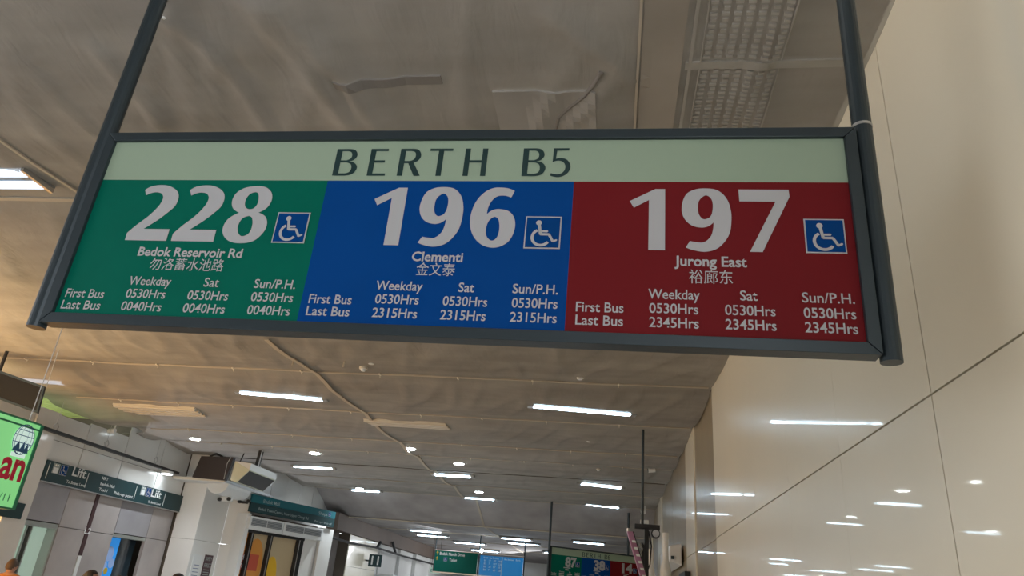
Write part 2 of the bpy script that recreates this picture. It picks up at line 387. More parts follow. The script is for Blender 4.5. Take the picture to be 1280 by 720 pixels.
for j in range(len(ys)-1):
    for i in range(len(xs)-1):
        fc = mb.b.faces.new((grid[j][i], grid[j+1][i], grid[j+1][i+1], grid[j][i+1])); fc.smooth = True
ceil = struct(mb.build('ceiling', 'net'), 'sagging grey brown mesh netting stretched under the roof')
# seam battens (children of the ceiling)
def seam_y(y, x0, x1, name='seam_batten', w=.022, mt='pale'):
    mb = MB(); n = max(2, int((x1-x0)/.25)); pts = []
    for i in range(n+1):
        x = x0+(x1-x0)*i/n; yy = y + .03*noise.noise(Vector((x*.6, y, 1))); pts.append((x, yy, net_z(x, min(yy, 20.2))-.004))
    for a, b in zip(pts, pts[1:]):
        mb.obox((a[0], a[1]-w, a[2]-.012), (b[0]-a[0], b[1]-a[1], b[2]-a[2]), (0, 2*w, 0), (0, 0, .012))
    return mb.build(name, mt, ceil)
for y in (8.66, 10.8, 12.97, 14.25, 15.98, 18.05, 20.2): seam_y(y, -9.0 if y > 9 else -8.6, 1.15, w=.018, mt='joint' if y == 15.98 else 'pale')
seam_y(4.3, -8, -3.2)
def seam_x(x, y0, y1, w=.03, name='seam_batten'):
    mb = MB(); n = max(2, int((y1-y0)/.3)); pts = []
    for i in range(n+1):
        y = y0+(y1-y0)*i/n; xx = x + .015*noise.noise(Vector((x, y*.9, 4))); pts.append((xx, y, net_z(xx, y)-.004))
    for a, b in zip(pts, pts[1:]):
        mb.obox((a[0]-w, a[1], a[2]-.012), (b[0]-a[0], b[1]-a[1], b[2]-a[2]), (2*w, 0, 0), (0, 0, .012))
    return mb.build(name, 'pale', ceil)
seam_x(-3.9, 7.2, 19.8); seam_x(-4.03, 2.5, 6.2, .012); seam_x(.085, 2.0, 6.5, .006)
# ties holding the seams
tm = None
for y in (8.66, 10.8, 12.97, 14.25):
    x = -8.2
    while x < 1:
        mb = MB(); z = net_z(x, y)-.018
        mb.box((-.010, -.034, -.006), (.010, .034, .006)); mb.box((-.004, .02, -.03), (.004, .03, 0))
        if tm is None: o = mb.build('cable_tie', 'tie', ceil); tm = o.data
        else: mb.b.free(); o = bpy.data.objects.new('cable_tie', tm); C.objects.link(o); o.parent = ceil
        o.location = (x, y, z)
        x += .95 + .25*random.random()
# structure above the net, glimpsed through it
mb = MB(); mb.box((-12.5, -9, 5.0), (1.6, 30, 5.1)); struct(mb.build('ceiling', 'concrete'), 'concrete roof slab above the netting')
def drape(x0, x1, y0, y1, mb=None, off=.010):
    """a flat strip lying against the netting"""
    mb = mb or MB(); lx = max(1, int((x1-x0)/.04)); ly = max(1, int((y1-y0)/.04))
    g = [[(x0+(x1-x0)*i/lx, y0+(y1-y0)*j/ly) for i in range(lx+1)] for j in range(ly+1)]
    V = [[mb.b.verts.new((x, y, net_z(x, y)-off)) for x, y in row] for row in g]
    U = [[mb.b.verts.new((x, y, net_z(x, y)+.012)) for x, y in row] for row in g]
    for j in range(ly):
        for i in range(lx):
            mb.b.faces.new((V[j][i], V[j+1][i], V[j+1][i+1], V[j][i+1])); mb.b.faces.new((U[j][i], U[j][i+1], U[j+1][i+1], U[j+1][i]))
    for j in range(ly):
        mb.b.faces.new((V[j][0], U[j][0], U[j+1][0], V[j+1][0])); mb.b.faces.new((V[j][lx], V[j+1][lx], U[j+1][lx], U[j][lx]))
    for i in range(lx):
        mb.b.faces.new((V[0][i], V[0][i+1], U[0][i+1], U[0][i])); mb.b.faces.new((V[ly][i], U[ly][i], U[ly][i+1], V[ly][i+1]))
    return mb
tag(drape(.32, 1.12, 2.865, 2.915).build('roof_batten', 'galvnet'), 'pale flat batten lying crosswise against the netting beside the right pole', 'batten')
tr = thing('cable_tray', 'perforated pale cable tray running lengthwise against the netting', 'cable tray', (.6, 3, HC))
mb = MB(); yy = 2.3
while yy < 3.6:
    for xx in (.40, .455, .51, .565, .62, .675, .73):
        for q in (0, .033): drape(xx+.008*(q > 0), xx+.034, yy+q, yy+q+.014, mb)
    yy += .066
mb.build('perforated_web', 'galvnet', tr)['kind'] = 'stuff'
drape(.39, .396, 2.3, 3.6).build('side_rail', 'galvnet', tr); drape(.775, .781, 2.3, 3.6).build('side_rail', 'galvnet', tr)
tag(drape(-.69, -.13, 3.05, 3.5).build('roof_panel', 'panelnet'), 'pale square service panel showing faintly through the netting', 'panel')
tag(drape(-1.55, -.95, 2.92, 2.98).build('roof_rail', 'darknet'), 'dark flat rail showing through the netting above the blue route panel', 'rail')
mb = MB(); P_ = [(-.10, 2.9), (-.14, 3.0), (-.20, 3.1), (-.28, 3.19), (-.34, 3.27), (-.37, 3.4), (-.38, 3.6)]
mb.path([(x, y, net_z(x, y)-.006) for x, y in P_], .012); tag(mb.build('roof_cable', 'darknet'), 'dark cable curving against the netting near the centre seam', 'cable')
tag(drape(.10, .30, 2.2, 6.4).build('roof_board', 'boardnet'), 'long light brown board lying against the netting along its centre seam', 'board')
tag(drape(.335, .35, 2.2, 5).build('roof_conduit', 'galvnet'), 'thin pale conduit beside the long brown board', 'conduit')

# sloped bulkhead and the lower ceiling beyond
mb = MB(); mb.prism([(-9.9, 20.25, HC), (-9.9, 21.85, 3.58), (-9.9, 21.85, 3.7), (-9.9, 20.25, HC+.1)], (11.3, 0, 0)); struct(mb.build('trim_1', 'netdark'), 'sloping dark netting bulkhead between the two ceiling levels')
mb = MB(); mb.box((-9.9, 21.85, 3.58), (1.4, 43, 3.7)); struct(mb.build('ceiling', 'netdark'), 'lower grey ceiling beyond the bulkhead')

bk = MB(); bk.box((-9.8, 21.80, 3.55), (1.18, 21.86, 3.58)); bk.build('seam_batten', 'pale', ceil)
MB().obox((-3.75, 20.25, 4.19), (.06, 0, 0), (.05, 1.6, -.62), (0, 0, -.012)).build('seam_batten', 'pale', ceil)
MB().box((-3.7, 21.9, 3.56), (-3.64, 34, 3.58)).build('seam_batten', 'pale', ceil)
for y in (24.9, 28.2, 31.5): MB().box((-9, y, 3.56), (1.18, y+.05, 3.58)).build('seam_batten', 'pale', ceil)
# right wall
wr = struct(MB().box((1.215, -1.0, 0), (1.45, 43, 5.0)).build('wall_right', 'joint'), 'polished cream panelled wall')
rows = [(0, 1.2), (1.2, 2.444), (2.444, 4.2)]
ysj = [-.72, .45, 1.62, 2.79, 3.96, 5.13, 6.31, 7.48, 8.673]
for a, b in zip(ysj, ysj[1:]):
    g = .004 if abs(a-2.79) < .01 or abs(b-2.79) < .01 else .0015
    for z0, z1 in rows:
        MB().box((1.19, a+(.004 if abs(a-2.79) < .01 else .0012), z0+.004), (1.22, b-(.004 if abs(b-2.79) < .01 else .0012), z1-.004)).build('panel', 'cream', wr)
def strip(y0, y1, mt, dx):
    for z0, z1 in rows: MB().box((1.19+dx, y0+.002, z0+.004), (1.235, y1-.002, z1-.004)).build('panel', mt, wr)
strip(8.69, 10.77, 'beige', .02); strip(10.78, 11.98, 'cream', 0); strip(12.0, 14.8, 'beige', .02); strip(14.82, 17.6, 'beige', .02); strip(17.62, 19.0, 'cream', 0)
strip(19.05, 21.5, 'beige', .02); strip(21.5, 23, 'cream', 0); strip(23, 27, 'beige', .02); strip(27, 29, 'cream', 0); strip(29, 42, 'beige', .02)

# left lift lobby wall
XL = -9.5
wl = struct(MB().box((XL-.35, 11.13, 2.85), (XL-.02, 15.4, 3.95)).build('wall_left', 'joint'), 'pale panelled wall above the lift lobby')
for a, b, t in ((11.14, 11.95, 3.94), (11.97, 13.1, 3.98), (13.12, 14.33, 4.19), (14.35, 15.38, 4.19)):
    MB().box((XL-.02, a, 3.52), (XL, b, t)).build('panel', 'white', wl)
    MB().box((XL-.02, a, 2.86), (XL, b, 3.51)).build('panel', 'white', wl)
lob = struct(MB().box((XL-.45, 11.0, 0), (XL-.37, 15.5, 2.9)).build('wall_left', 'joint'), 'dark backing of the lift lobby')
def lp(y0, y1, z0, z1, mt): MB().box((XL-.12, y0+.006, z0+.005), (XL-.05, y1-.006, z1-.005)).build('panel', mt, lob)
lp(11.15, 12.03, 2.21, 2.86, 'steelgrey'); lp(12.03, 12.74, 2.17, 2.86, 'greige'); lp(12.03, 12.74, 0, 2.17, 'greige')
lp(12.84, 13.55, 2.17, 2.86, 'greige'); lp(12.84, 13.55, 0, 2.17, 'greige'); lp(13.55, 14.62, 2.21, 2.86, 'steelgrey')
lp(14.62, 15.4, 2.21, 2.86, 'greige'); lp(14.62, 15.4, 0, 2.21, 'greige')
MB().box((XL-.11, 12.745, 1.75), (XL-.04, 12.835, 2.86)).build('maroon_strip', 'maroon', lob)
MB().box((XL-.11, 12.745, .0), (XL-.04, 12.835, 1.74)).build('white_strip', 'whitep', lob)
mb = MB(); put_text(mb, 'L2', (XL-.035, 12.70, 2.12), (0, 1, 0), (0, 0, 1), .17, off=.01, size=.15); mb.build('level_number', 'letter', lob)
# lift doors
ld = struct(MB().box((XL-.30, 11.15, 2.12), (XL-.06, 12.03, 2.2)).build('door_1', 'doorframe'), 'lit glass lift door left of the maroon strip')
for a, b in ((11.15, 11.19), (11.99, 12.03)): MB().box((XL-.30, a, 0), (XL-.06, b, 2.12)).build('jamb', 'doorframe', ld)
MB().box((XL-.25, 11.19, 0), (XL-.23, 11.50, 2.12)).build('glass_pane', 'glass', ld); MB().box((XL-.25, 11.64, 0), (XL-.23, 11.99, 2.12)).build('glass_pane', 'glass', ld)
MB().box((XL-.27, 11.50, 0), (XL-.21, 11.53, 2.12)).build('frame', 'doorframe', ld); MB().box((XL-.27, 11.61, 0), (XL-.21, 11.64, 2.12)).build('frame', 'doorframe', ld)
MB().box((XL-.30, 11.53, 0), (XL-.26, 11.61, 2.12)).build('dark_gap', 'black', ld)
ld = struct(MB().box((XL-.30, 13.55, 2.14), (XL-.06, 14.62, 2.2)).build('door_2', 'doorframe'), 'dark lift door with a blue poster beside it')
MB().box((XL-.28, 14.02, 0), (XL-.25, 14.62, 2.14)).build('glass_pane', 'darkglass', ld)
ps = thing('poster', 'bright blue poster with pale flower shapes in the lift doorway', 'poster', (XL-.2, 13.8, 0))
MB().box((XL-.22, 13.57, .4), (XL-.19, 14.02, 2.13)).build('backing', 'posterblue', ps)
mb = MB(); put_mesh(mb, ring(.14), (XL-.186, 13.79, 1.83), (0, 1, 0), (0, 0, 1), 1); put_mesh(mb, ring(.09), (XL-.186, 13.93, 1.66), (0, 1, 0), (0, 0, 1), 1)
put_mesh(mb, ring(.10), (XL-.186, 13.72, 1.60), (0, 1, 0), (0, 0, 1), 1); mb.build('pale_flower', 'posterpale', ps)
mb = MB(); put_mesh(mb, ring(.06), (XL-.184, 13.82, 1.52), (0, 1, 0), (0, 0, 1), 1); mb.build('yellow_flower', 'yellow', ps)
# white column and lit shop left of the lobby
struct(MB().box((XL-.5, 10.62, 0), (XL+.05, 11.13, 3.95)).build('wall_left', 'white'), 'white column end left of the lift doors')
sf = struct(MB().box((XL-.5, 3.0, 3.0), (XL+.02, 10.6, 3.95)).build('wall_left', 'white'), 'white shop fascia')
MB().box((XL-.3, 3.0, 0), (XL-.2, 8.6, 3.0)).build('shop_front', 'sandglass', sf); MB().box((XL-.3, 8.6, 0), (XL-.2, 10.6, 3.0)).build('shop_front', 'orange', sf)
for y in (4.8, 6.7, 8.6): MB().box((XL-.2, y, 0), (XL-.12, y+.08, 3.0)).build('mullion', 'doorframe', sf)
struct(MB().box((-12.9, 8.0, 0), (-12.7, 15.5, 5)).build('wall_left', 'concrete'), 'dim wall behind the lift lobby')
struct(MB().box((-12.7, 13.55, 3), (-9.6, 13.7, 5)).build('trim_3', 'concrete'))
# ribbed roof deck showing past the net edge
dk = thing('roof_deck', 'pale green ribbed metal roof deck showing past the netting edge', 'roof deck', (-10.7, 11.4, 4.34))
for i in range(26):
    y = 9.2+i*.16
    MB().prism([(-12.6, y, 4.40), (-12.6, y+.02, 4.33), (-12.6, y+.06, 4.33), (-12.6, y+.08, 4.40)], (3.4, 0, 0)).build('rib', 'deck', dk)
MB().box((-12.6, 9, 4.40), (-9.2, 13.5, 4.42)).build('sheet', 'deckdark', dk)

# black trunking rail along the left wall
rail = thing('trunking_rail', 'long black trunking rail hung along the left wall above the lift sign', 'rail', (XL+.15, 12, 3.55))
MB().obox((XL+.12, 9.2, 3.60), (0, 5.6, -.05), (.08, 0, 0), (0, 0, .05)).build('rail', 'black', rail)
for y in (10.95, 12.3, 13.9):
    mb = MB(); mb.path([(XL+.16, y, 3.62), (XL+.16, y-.05, 3.70), (XL+.16, y+.02, 3.76), (XL+.16, y+.07, 3.70), (XL+.16, y+.03, 3.62)], .007)
    mb.path([(XL+.16, y, 3.76), (XL+.16, y, 4.15)], .003); mb.build('hook', 'metal', rail)

# column block beyond the lobby
pc = struct(MB().box((-9.9, 15.45, 0), (-8.96, 16.5, 4.18)).build('wall_pillar', 'joint'), 'pale panelled pillar between lift lobby and shop')
for z0, z1, mt in ((0, 2.287, 'white'), (2.293, 3.5, 'white'), (3.506, 4.17, 'white')):
    MB().box((-9.49, 15.415, z0), (-8.938, 15.45, z1)).build('panel', mt, pc)
    MB().box((-8.965, 15.43, z0), (-8.935, 16.55, z1)).build('panel', mt, pc)
    MB().box((-8.935, 16.552, z0), (-8.376, 16.59, z1)).build('panel', mt, pc)
wb = struct(MB().box((-9.9, 16.6, 3.3), (-8.45, 21.9, 4.2)).build('wall_left', 'white'), 'upper panelled wall over the shop sign')
for i in range(5): MB().box((-8.45, 16.62+i*.9, 3.45), (-8.43, 17.5+i*.9, 4.17)).build('panel', 'white', wb)
# angled shop front
A0 = Vector((-8.376, 16.46, 0)); AD = Vector((.332, .943, 0)).normalized(); AN = Vector((.943, -.332, 0)).normalized()
def ap(s, z, off=0): return A0 + AD*s + AN*off + Vector((0, 0, z))
def abox(s0, s1, z0, z1, o0, o1, name, mt, parent=None): return MB().obox(ap(s0, z0, o0), AD*(s1-s0), AN*(o1-o0), (0, 0, z1-z0)).build(name, mt, parent)
shop = struct(abox(0.02, 3.15, 0, 3.38, -.5, -.3, 'wall_left', 'white'), 'angled shop front wall beside the pillar')
abox(-.02, .10, 0, 3.0, -.3, .03, 'white_edge', 'whitep', shop)
abox(2.12, 2.60, 0, 2.95, -.3, -.06, 'panel', 'white', shop); abox(2.66, 3.13, 0, 2.99, -.3, .0, 'panel', 'white', shop); abox(2.60, 2.66, 0, 2.95, -.3, -.12, 'dark_gap', 'black', shop)
abox(.1, 2.6, 2.72, 3.0, -.3, -.10, 'soffit', 'brown', shop)
for s0, s1 in ((.02, 1.14), (1.16, 2.60)):
    ac = thing('air_curtain', 'white air curtain unit with grey grilles over glass, ' + ('left one by the pillar' if s0 < .5 else 'right one by the white jamb'), 'air curtain', ap(s0, 2.68))
    MB().obox(ap(s0, 2.66, -.10), AD*(s1-s0), AN*.2, (0, 0, .29)).build('casing', 'whitep', ac, bevel=.01)
    w = (s1-s0-.16)/2
    for q in range(2):
        g = MB().obox(ap(s0+.06+q*(w+.03), 2.75, .10), AD*w, AN*.006, (0, 0, .15)).build('grille', 'grille', ac)
        mb = MB()
        for t in range(4): mb.obox(ap(s0+.06+q*(w+.03), 2.765+t*.036, .106), AD*w, AN*.006, (0, 0, .01))
        mb.build('grille_bar', 'metal', g)
sw = struct(abox(.1, 2.12, 2.60, 2.66, -.24, -.04, 'window_1', 'black'), 'shop window with sand and orange film')
for s0, s1, mt in ((.1, .30, 'porange'), (.40, .93, 'sandglass'), (1.05, 1.93, 'sandglass')): abox(s0, s1, 0, 2.6, -.17, -.15, 'glass_pane', mt, sw)
for s0, s1 in ((.30, .40), (.93, 1.03), (1.93, 2.12)):
    abox(s0, s1, 0, 2.6, -.19, -.06, 'mullion', 'black', sw); abox(s0+.03, s0+.05, 0, 2.6, -.06, -.05, 'mullion', 'metal', sw)
mb = MB(); put_mesh(mb, ring(.6), ap(.62, 1.9, -.147), AD, (0, 0, 1), .5, 1.0); mb.build('orange_print', 'porange', sw)
mb = MB(); put_mesh(mb, ring(.35, 28), ap(1.24, 1.66, -.147), AD, (0, 0, 1), .62, 1.4); mb.build('yellow_disc', 'pyellow', sw)
abox(.1, .78, 1.78, 2.14, -.147, -.143, 'red_label', 'pred', sw)
mb = MB(); put_text(mb, 'fi', ap(.26, 2.0, -.13), AD, (0, 0, 1), .12, size=.18, off=.01); put_text(mb, 'ond', ap(.12, 1.83, -.13), AD, (0, 0, 1), .28, size=.18, off=.01); mb.build('lettering', 'letter', sw)

# far left walls beyond the shop
fw = struct(MB().box((-8.9, 19.8, 0), (-8.3, 22.5, 3.4)).build('wall_far_left', 'concrete'), 'dim grey recess wall')
struct(MB().box((-8.25, 21.0, 3.12), (-7.85, 43, 3.6)).build('trim_2', 'brown'), 'brown fascia under the far ceiling')
gp = struct(MB().box((-8.6, 22.6, 0), (-8.0, 25.6, 3.12)).build('wall_far_left', 'joint'), 'glossy pale pillar reflecting lamps')
for y0, y1 in ((22.6, 24.1), (24.11, 25.6)):
    for z0, z1 in ((0, 2.2), (2.21, 3.12)): MB().box((-8.0, y0, z0), (-7.97, y1, z1)).build('panel', 'cream', gp)
wfar = struct(MB().box((-8.5, 25.7, 0), (-8.1, 42, 3.12)).build('wall_far_left', 'white'), 'pale far wall')
for y0, y1, o in ((26.2, 27.6, .05), (28.6, 29.3, .12), (31, 31.9, .15), (34, 35, .1)): MB().box((-8.1, y0, 0), (-8.1+o, y1, 3.1)).build('pilaster', 'white', wfar)
struct(MB().box((-8.5, 40, 0), (1.5, 40.3, 3.6)).build('wall_far', 'white'), 'pale wall closing the far end')
mb = MB(); mb.path([(-8.27, 20.2, 2.90), (-7.75, 20.4, 2.86), (-7.75, 22, 2.84), (-7.7, 24.5, 2.9), (-7.7, 28, 2.86), (-7.6, 33, 2.84)], .035)
mb.path([(-7.7, 24.6, 2.9), (-7.7, 24.9, 3.1)], .05); mb.path([(-7.7, 26.9, 2.9), (-7.80, 26.7, 3.25)], .05)
tag(mb.build('cable_bundle', 'black'), 'black cable bundle slung along the far left wall', 'cable')
cp = struct(MB().prism([(-7.9, 25.9, 2.15), (-7.9, 33, 1.95), (-7.9, 33, 1.6), (-7.9, 25.9, 1.7)], (.5, 0, 0)).build('trim_4', 'whitep'), 'sloping white canopy edge by the far wall')
rs = thing('toilet_sign', 'small dark sign with two white figures projecting from the pale far pillar', 'sign', (-7.7, 24.4, 2.4))
MB().box((-7.86, 24.42, 2.30), (-7.42, 24.45, 2.68)).build('board', 'teal', rs)
for x in (-7.74, -7.54): MB().ball((x, 24.41, 2.61), .025).box((x-.025, 24.405, 2.36), (x+.025, 24.415, 2.60)).build('figure', 'letter', rs); MB().box((-7.98, 24.42, 2.45), (-7.86, 24.45, 2.5)).build('bracket', 'metal', rs)
es = thing('hanging_exit_sign', 'small pale green sign hanging on two rods near the far wall', 'sign', (-6.3, 28, 2.3))
MB().box((-6.62, 28, 2.35), (-6.22, 28.04, 2.55)).build('board', 'glass', es); mb = MB(); put_text(mb, 'EXIT', (-6.57, 27.99, 2.40), (1, 0, 0), (0, 0, 1), .3, size=.14, off=.01); mb.build('lettering', 'teal2', es)
for x in (-6.56, -6.28): MB().tube((x, 28.02, 2.55), (x, 28.02, 3.58), .008, 6).build('rod', 'black', es)
ar = thing('wall_case', 'small dark case on the dim wall past the shop', 'case', (-8.28, 21.6, 2.1)); MB().box((-8.3, 21.35, 2.28), (-8.2, 21.75, 2.5)).build('case', 'black', ar); MB().box((-8.3, 21.2, 2.28), (-8.2, 21.34, 2.5)).build('label_plate', 'glass', ar)

# ------------------------------------------------------------------ MAIN BERTH SIGN
def berth_sign(origin, U, V, label, cat_group, heading, routes, full, hang_to, isa, numerals):
    O = Vector(origin); U = Vector(U).normalized(); V = Vector(V).normalized(); N = U.cross(V).normalized()*1   # N points toward the viewer
    if N.y > 0: N = -N
    Wd, Ht = 2.5747, .6907
    def P(x, z, o=0): return O + U*x + V*z + N*o
    t = thing('berth_sign', label, 'sign', tuple(P(Wd/2, Ht/2)), cat_group)
    fr = .036; dp = .062
    def bar(name, x0, x1, z0, z1):
        return MB().obox(P(x0, z0, .010), U*(x1-x0), V*(z1-z0), -N*dp).build(name, 'frame', t, bevel=.003)
    g = .0012
    for q in ([(-fr+g, Ht+fr), (Wd+fr-g, Ht+fr), (Wd-g, Ht), (g, Ht)], [(-fr+g, -fr), (g, 0), (Wd-g, 0), (Wd+fr-g, -fr)],
              [(-fr, Ht+fr-g), (0, Ht-g), (0, g), (-fr, -fr+g)], [(Wd, Ht-g), (Wd+fr, Ht+fr-g), (Wd+fr, -fr+g), (Wd, g)]):
        MB().prism([P(x, z, .010) for x, z in q][::-1], -N*dp).build('frame_bar', 'frame', t, bevel=.002)
    MB().obox(P(-.001, -.001, -.012), U*Wd, V*Ht, -N*.03).build('back_board', 'frame', t)
    hb = MB().obox(P(0, .5277, -.004), U*Wd, V*(Ht-.5277), -N*.008).build('heading_panel', 'band', t)
    heading(hb, P, U, V)
    xb = [0, .8708, 1.7250, Wd]
    for i, (mt, items) in enumerate(zip(('green', 'blue', 'red'), routes)):
        pn = MB().obox(P(xb[i], 0, -.004), U*(xb[i+1]-xb[i]), V*.5277, -N*.008).build('route_panel', mt, t); pn['label'] = ('green', 'blue', 'red')[i] + ' route panel'
        numerals(i, pn, P, U, V)
        for it in items:
            s, x, z, w = it[:4]; big = it[4] if len(it) > 4 else 0
            mb = MB()
            if s == '-': mb.obox(P(x, z, -.0035), U*w, V*big, N*.0005); mb.build('print_bar', 'print_', pn); continue
            cjk = ord(s[0]) > 3000
            off = .0 if cjk else (.022 if big else .010)
            size = .050 if cjk else (.0475 if big else .0455)
            put_text(mb, s, P(x, z, -.0025), U, V, w, size=size, off=off, shift=.004 if cjk else 0)
            mb.build('text_line', 'print_', pn)
        x, z, sz = isa[i]
        symbol(P(x, z, -.0035), U, V, N, sz, pn)
    for x, nm in ((-fr-.030, 'l'), (Wd+fr+.030 if full else Wd-.3, 'r')):
        b = P(x, -fr-.012 if (full or nm == 'l') else Ht+fr, -.022); top = b + V*((hang_to-b.z)/V.z)
        h = MB().tube(b, top, .030, 20).build('hanging_pole', 'frame', t, smooth=False)
        MB().tube(top-Vector((0, 0, .012)), top-Vector((0, 0, .002)), .06, 20).build('ceiling_flange', 'frame', h)
        if nm == 'r' and full: MB().tube(b+V*.79, b+V*.80, .0315, 20).build('joint_ring', 'metal', h)
    return t

R_ = [('Jurong East',2.0474,.2292,.2129,1),('裕廊东',2.0903,.171,.1272),('Weekday',1.97,.1178,.1508),('Sat',2.2365,.1202,.0496),('Sun/P.H.',2.4105,.1197,.1445),
('0530Hrs',1.9735,.0715,.1424),('0530Hrs',2.1922,.073,.1419),('0530Hrs',2.4118,.0718,.1425),('2345Hrs',1.974,.0266,.1426),('2345Hrs',2.1923,.0281,.142),('2345Hrs',2.4127,.027,.1424),('First Bus',1.755,.0685,.1426),('Last Bus',1.7558,.026,.1415)]
G_ = [('Bedok Reservoir Rd',.2385,.2226,.3861,1),('勿洛蓄水池路',.2973,.1699,.2718),('Weekday',.2403,.1128,.1551),('Sat',.516,.1139,.0536),('Sun/P.H.',.6956,.1146,.1445),
('0530Hrs',.2441,.0661,.1451),('0530Hrs',.4698,.0664,.1456),('0530Hrs',.6962,.0677,.1456),('0040Hrs',.2416,.0199,.1468),('0040Hrs',.4667,.0202,.149),('0040Hrs',.6945,.0215,.1474),('First Bus',.0183,.0605,.1451),('Last Bus',.0173,.0183,.1465)]
B_ = [('Clementi',1.2164,.2255,.1692,1),('金文泰',1.2378,.174,.1268),('Weekday',1.1134,.1206,.1536),('Sat',1.3839,.1213,.0504),('Sun/P.H.',1.556,.1222,.1411),
('0530Hrs',1.1185,.0739,.1431),('0530Hrs',1.3393,.0739,.1416),('0530Hrs',1.5575,.0747,.1412),('2315Hrs',1.1165,.027,.1464),('2315Hrs',1.3371,.027,.1432),('2315Hrs',1.5563,.0279,.1429),('First Bus',.8965,.0673,.1445),('Last Bus',.8965,.0257,.145)]
HX = [('B', .882, .122), ('E', 1.008, .113), ('R', 1.116, .113), ('T', 1.2215, .1100), ('H', 1.347, .108), ('B', 1.5485, .113), ('5', 1.6444, .107)]
def head5(hb, P, U, V):
    for ch, x, sx in HX: mb = MB(); put_mesh(mb, cap(ch), P(x, .547, -.0025), U, V, sx, .1105); mb.build('heading_letter', 'ink', hb)
GL = {'1': G1, '9': G9, '7': G7, '6': G6, '2': G2, '8': G8}
NUM5 = [[('2', .1703), ('2', .3469), ('8', .5278)], [('1', 1.0529), ('9', 1.216), ('6', 1.3942)], [('1', 1.9077), ('9', 2.0699), ('7', 2.2449)]]
def num5(i, pn, P, U, V):
    for ch, x in NUM5[i]: mb = MB(); put_mesh(mb, GL[ch], P(x, .2805, -.0025), U, V, 1); mb.build('route_digit', 'print_', pn)
UM = (.9998970148, -.0114553276, -.0086449557); VM = (.0085609518, -.0073620348, .9999362533)
berth_sign((-1.8729371746, 2.0172896871, .7648641472+EYE), UM, VM,
           'large hanging bus berth sign headed BERTH B5 with green, blue and red route panels', None, head5, (G_, B_, R_), True, HC-.02,
           [(.7186, .281, .117), (1.5777, .2775, .116), (2.4325, .280, .116)], num5)
# ------------------------------------------------------------------ far berth sign
def head6(hb, P, U, V):
    for ch, x, sx in HX[:6] + [('6', 1.6444, .107)]: mb = MB(); put_mesh(mb, cap(ch), P(x, .547, -.0025), U, V, sx, .1105); mb.build('heading_letter', 'ink', hb)
N6 = [('87', .40), ('38', 1.24), ('14', 2.08)]
def num6(i, pn, P, U, V):
    mb = MB(); s, x = N6[i]; put_text(mb, s, P(x, .272, -.0025), U, V, .33, size=.31, off=.05); mb.build('route_number', 'print_', pn)
def rows6(x0):
    L = [('-', x0+.36, .225, .20, .022), ('-', x0+.41, .175, .10, .03)]
    for q, nm in ((.24, 'Weekday'), (.47, 'Sat'), (.69, 'Sun/P.H.')):
        L.append((nm, x0+q+(.05 if nm == 'Sat' else 0), .118, .15 if nm != 'Sat' else .05)); L += [('-', x0+q, .073, .14, .026), ('-', x0+q, .028, .14, .026)]
    return L + [('First Bus', x0+.02, .068, .142), ('Last Bus', x0+.02, .026, .14)]
ph = math.radians(30)
berth_sign((-1.453, 19.4, 1.374-.69+EYE), (math.cos(ph), math.sin(ph), 0), (0, 0, 1), 'distant berth sign headed BERTH B6 hanging by the right wall', None, head6,
           (rows6(0), rows6(.87), rows6(1.725)), False, HC-.02, [(.70, .28, .117), (1.56, .28, .117), (2.42, .28, .117)], num6)

# ------------------------------------------------------------------ hanging signs, far
wf = thing('wayfinding_sign', 'hanging wayfinding sign, green half with arrows and blue half with bus numbers', 'sign', (-4.3, 25, 2.6))
P0 = Vector((-5.77, 25, 0.73+EYE))
gp_ = MB().box((-5.78, 25, 2.34), (-4.33, 25.12, 3.00)).build('green_board', 'tealgreen', wf)
mb = MB(); put_text(mb, 'Bedok North Drive', (-5.62, 24.99, 2.86), (1, 0, 0), (0, 0, 1), .85, size=.13, off=.01); put_text(mb, 'Toilet', (-5.28, 24.99, 2.68), (1, 0, 0), (0, 0, 1), .26, size=.13, off=.01)
mb.build('lettering', 'letter', gp_)
mb = MB()
for z in (2.86, 2.69): mb.box((-5.71, 24.985, z), (-5.69, 24.995, z+.09)); mb.prism([(-5.74, 24.985, z+.06), (-5.66, 24.985, z+.06), (-5.70, 24.985, z+.12)], (0, .01, 0))
mb.build('arrow', 'yellow', gp_)
symbol((-5.47, 24.99, 2.67), (1, 0, 0), (0, 0, 1), (0, -1, 0), .12, gp_)
bp_ = MB().box((-4.24, 25, 2.32), (-2.80, 25.12, 2.95)).build('blue_board', 'skyblue', wf)
def wt(s, x, z, w, sz): mb = MB(); put_text(mb, s, (x, 24.99, z), (1, 0, 0), (0, 0, 1), w, size=sz, off=.01); mb.build('text_line', 'letter', bp_)
wt('Berth', -4.12, 2.86, .15, .075); wt('Bus Services', -3.92, 2.86, .31, .075)
for i, row in enumerate((('B1', '17', '87', '168'), ('B2', '7', '197', '228'), ('B5', '28', '87', '38'), ('B6', '9', '60', '228'))):
    for j, s in enumerate(row): wt(s, -4.10+j*.16, 2.77-i*.095, None, .085)
wt('Bus Services', -3.42, 2.85, .31, .075); wt('Berth', -3.04, 2.85, .15, .075)
mb = MB(); mb.box((-3.51, 24.985, 2.34), (-3.49, 24.995, 2.94)); mb.build('divider', 'letter', bp_)
for x in (-5.80, -4.29, -2.77):
    h = MB().tube((x, 25.06, 2.30), (x, 25.06, 3.58), .022, 10).build('hanging_pole', 'frame', wf)
MB().box((-5.8, 24.98, 2.30), (-2.77, 25.13, 2.335)).build('frame_bar', 'metal', wf); MB().box((-5.8, 24.98, 3.0), (-2.77, 25.13, 3.02)).build('frame_bar', 'metal', wf)

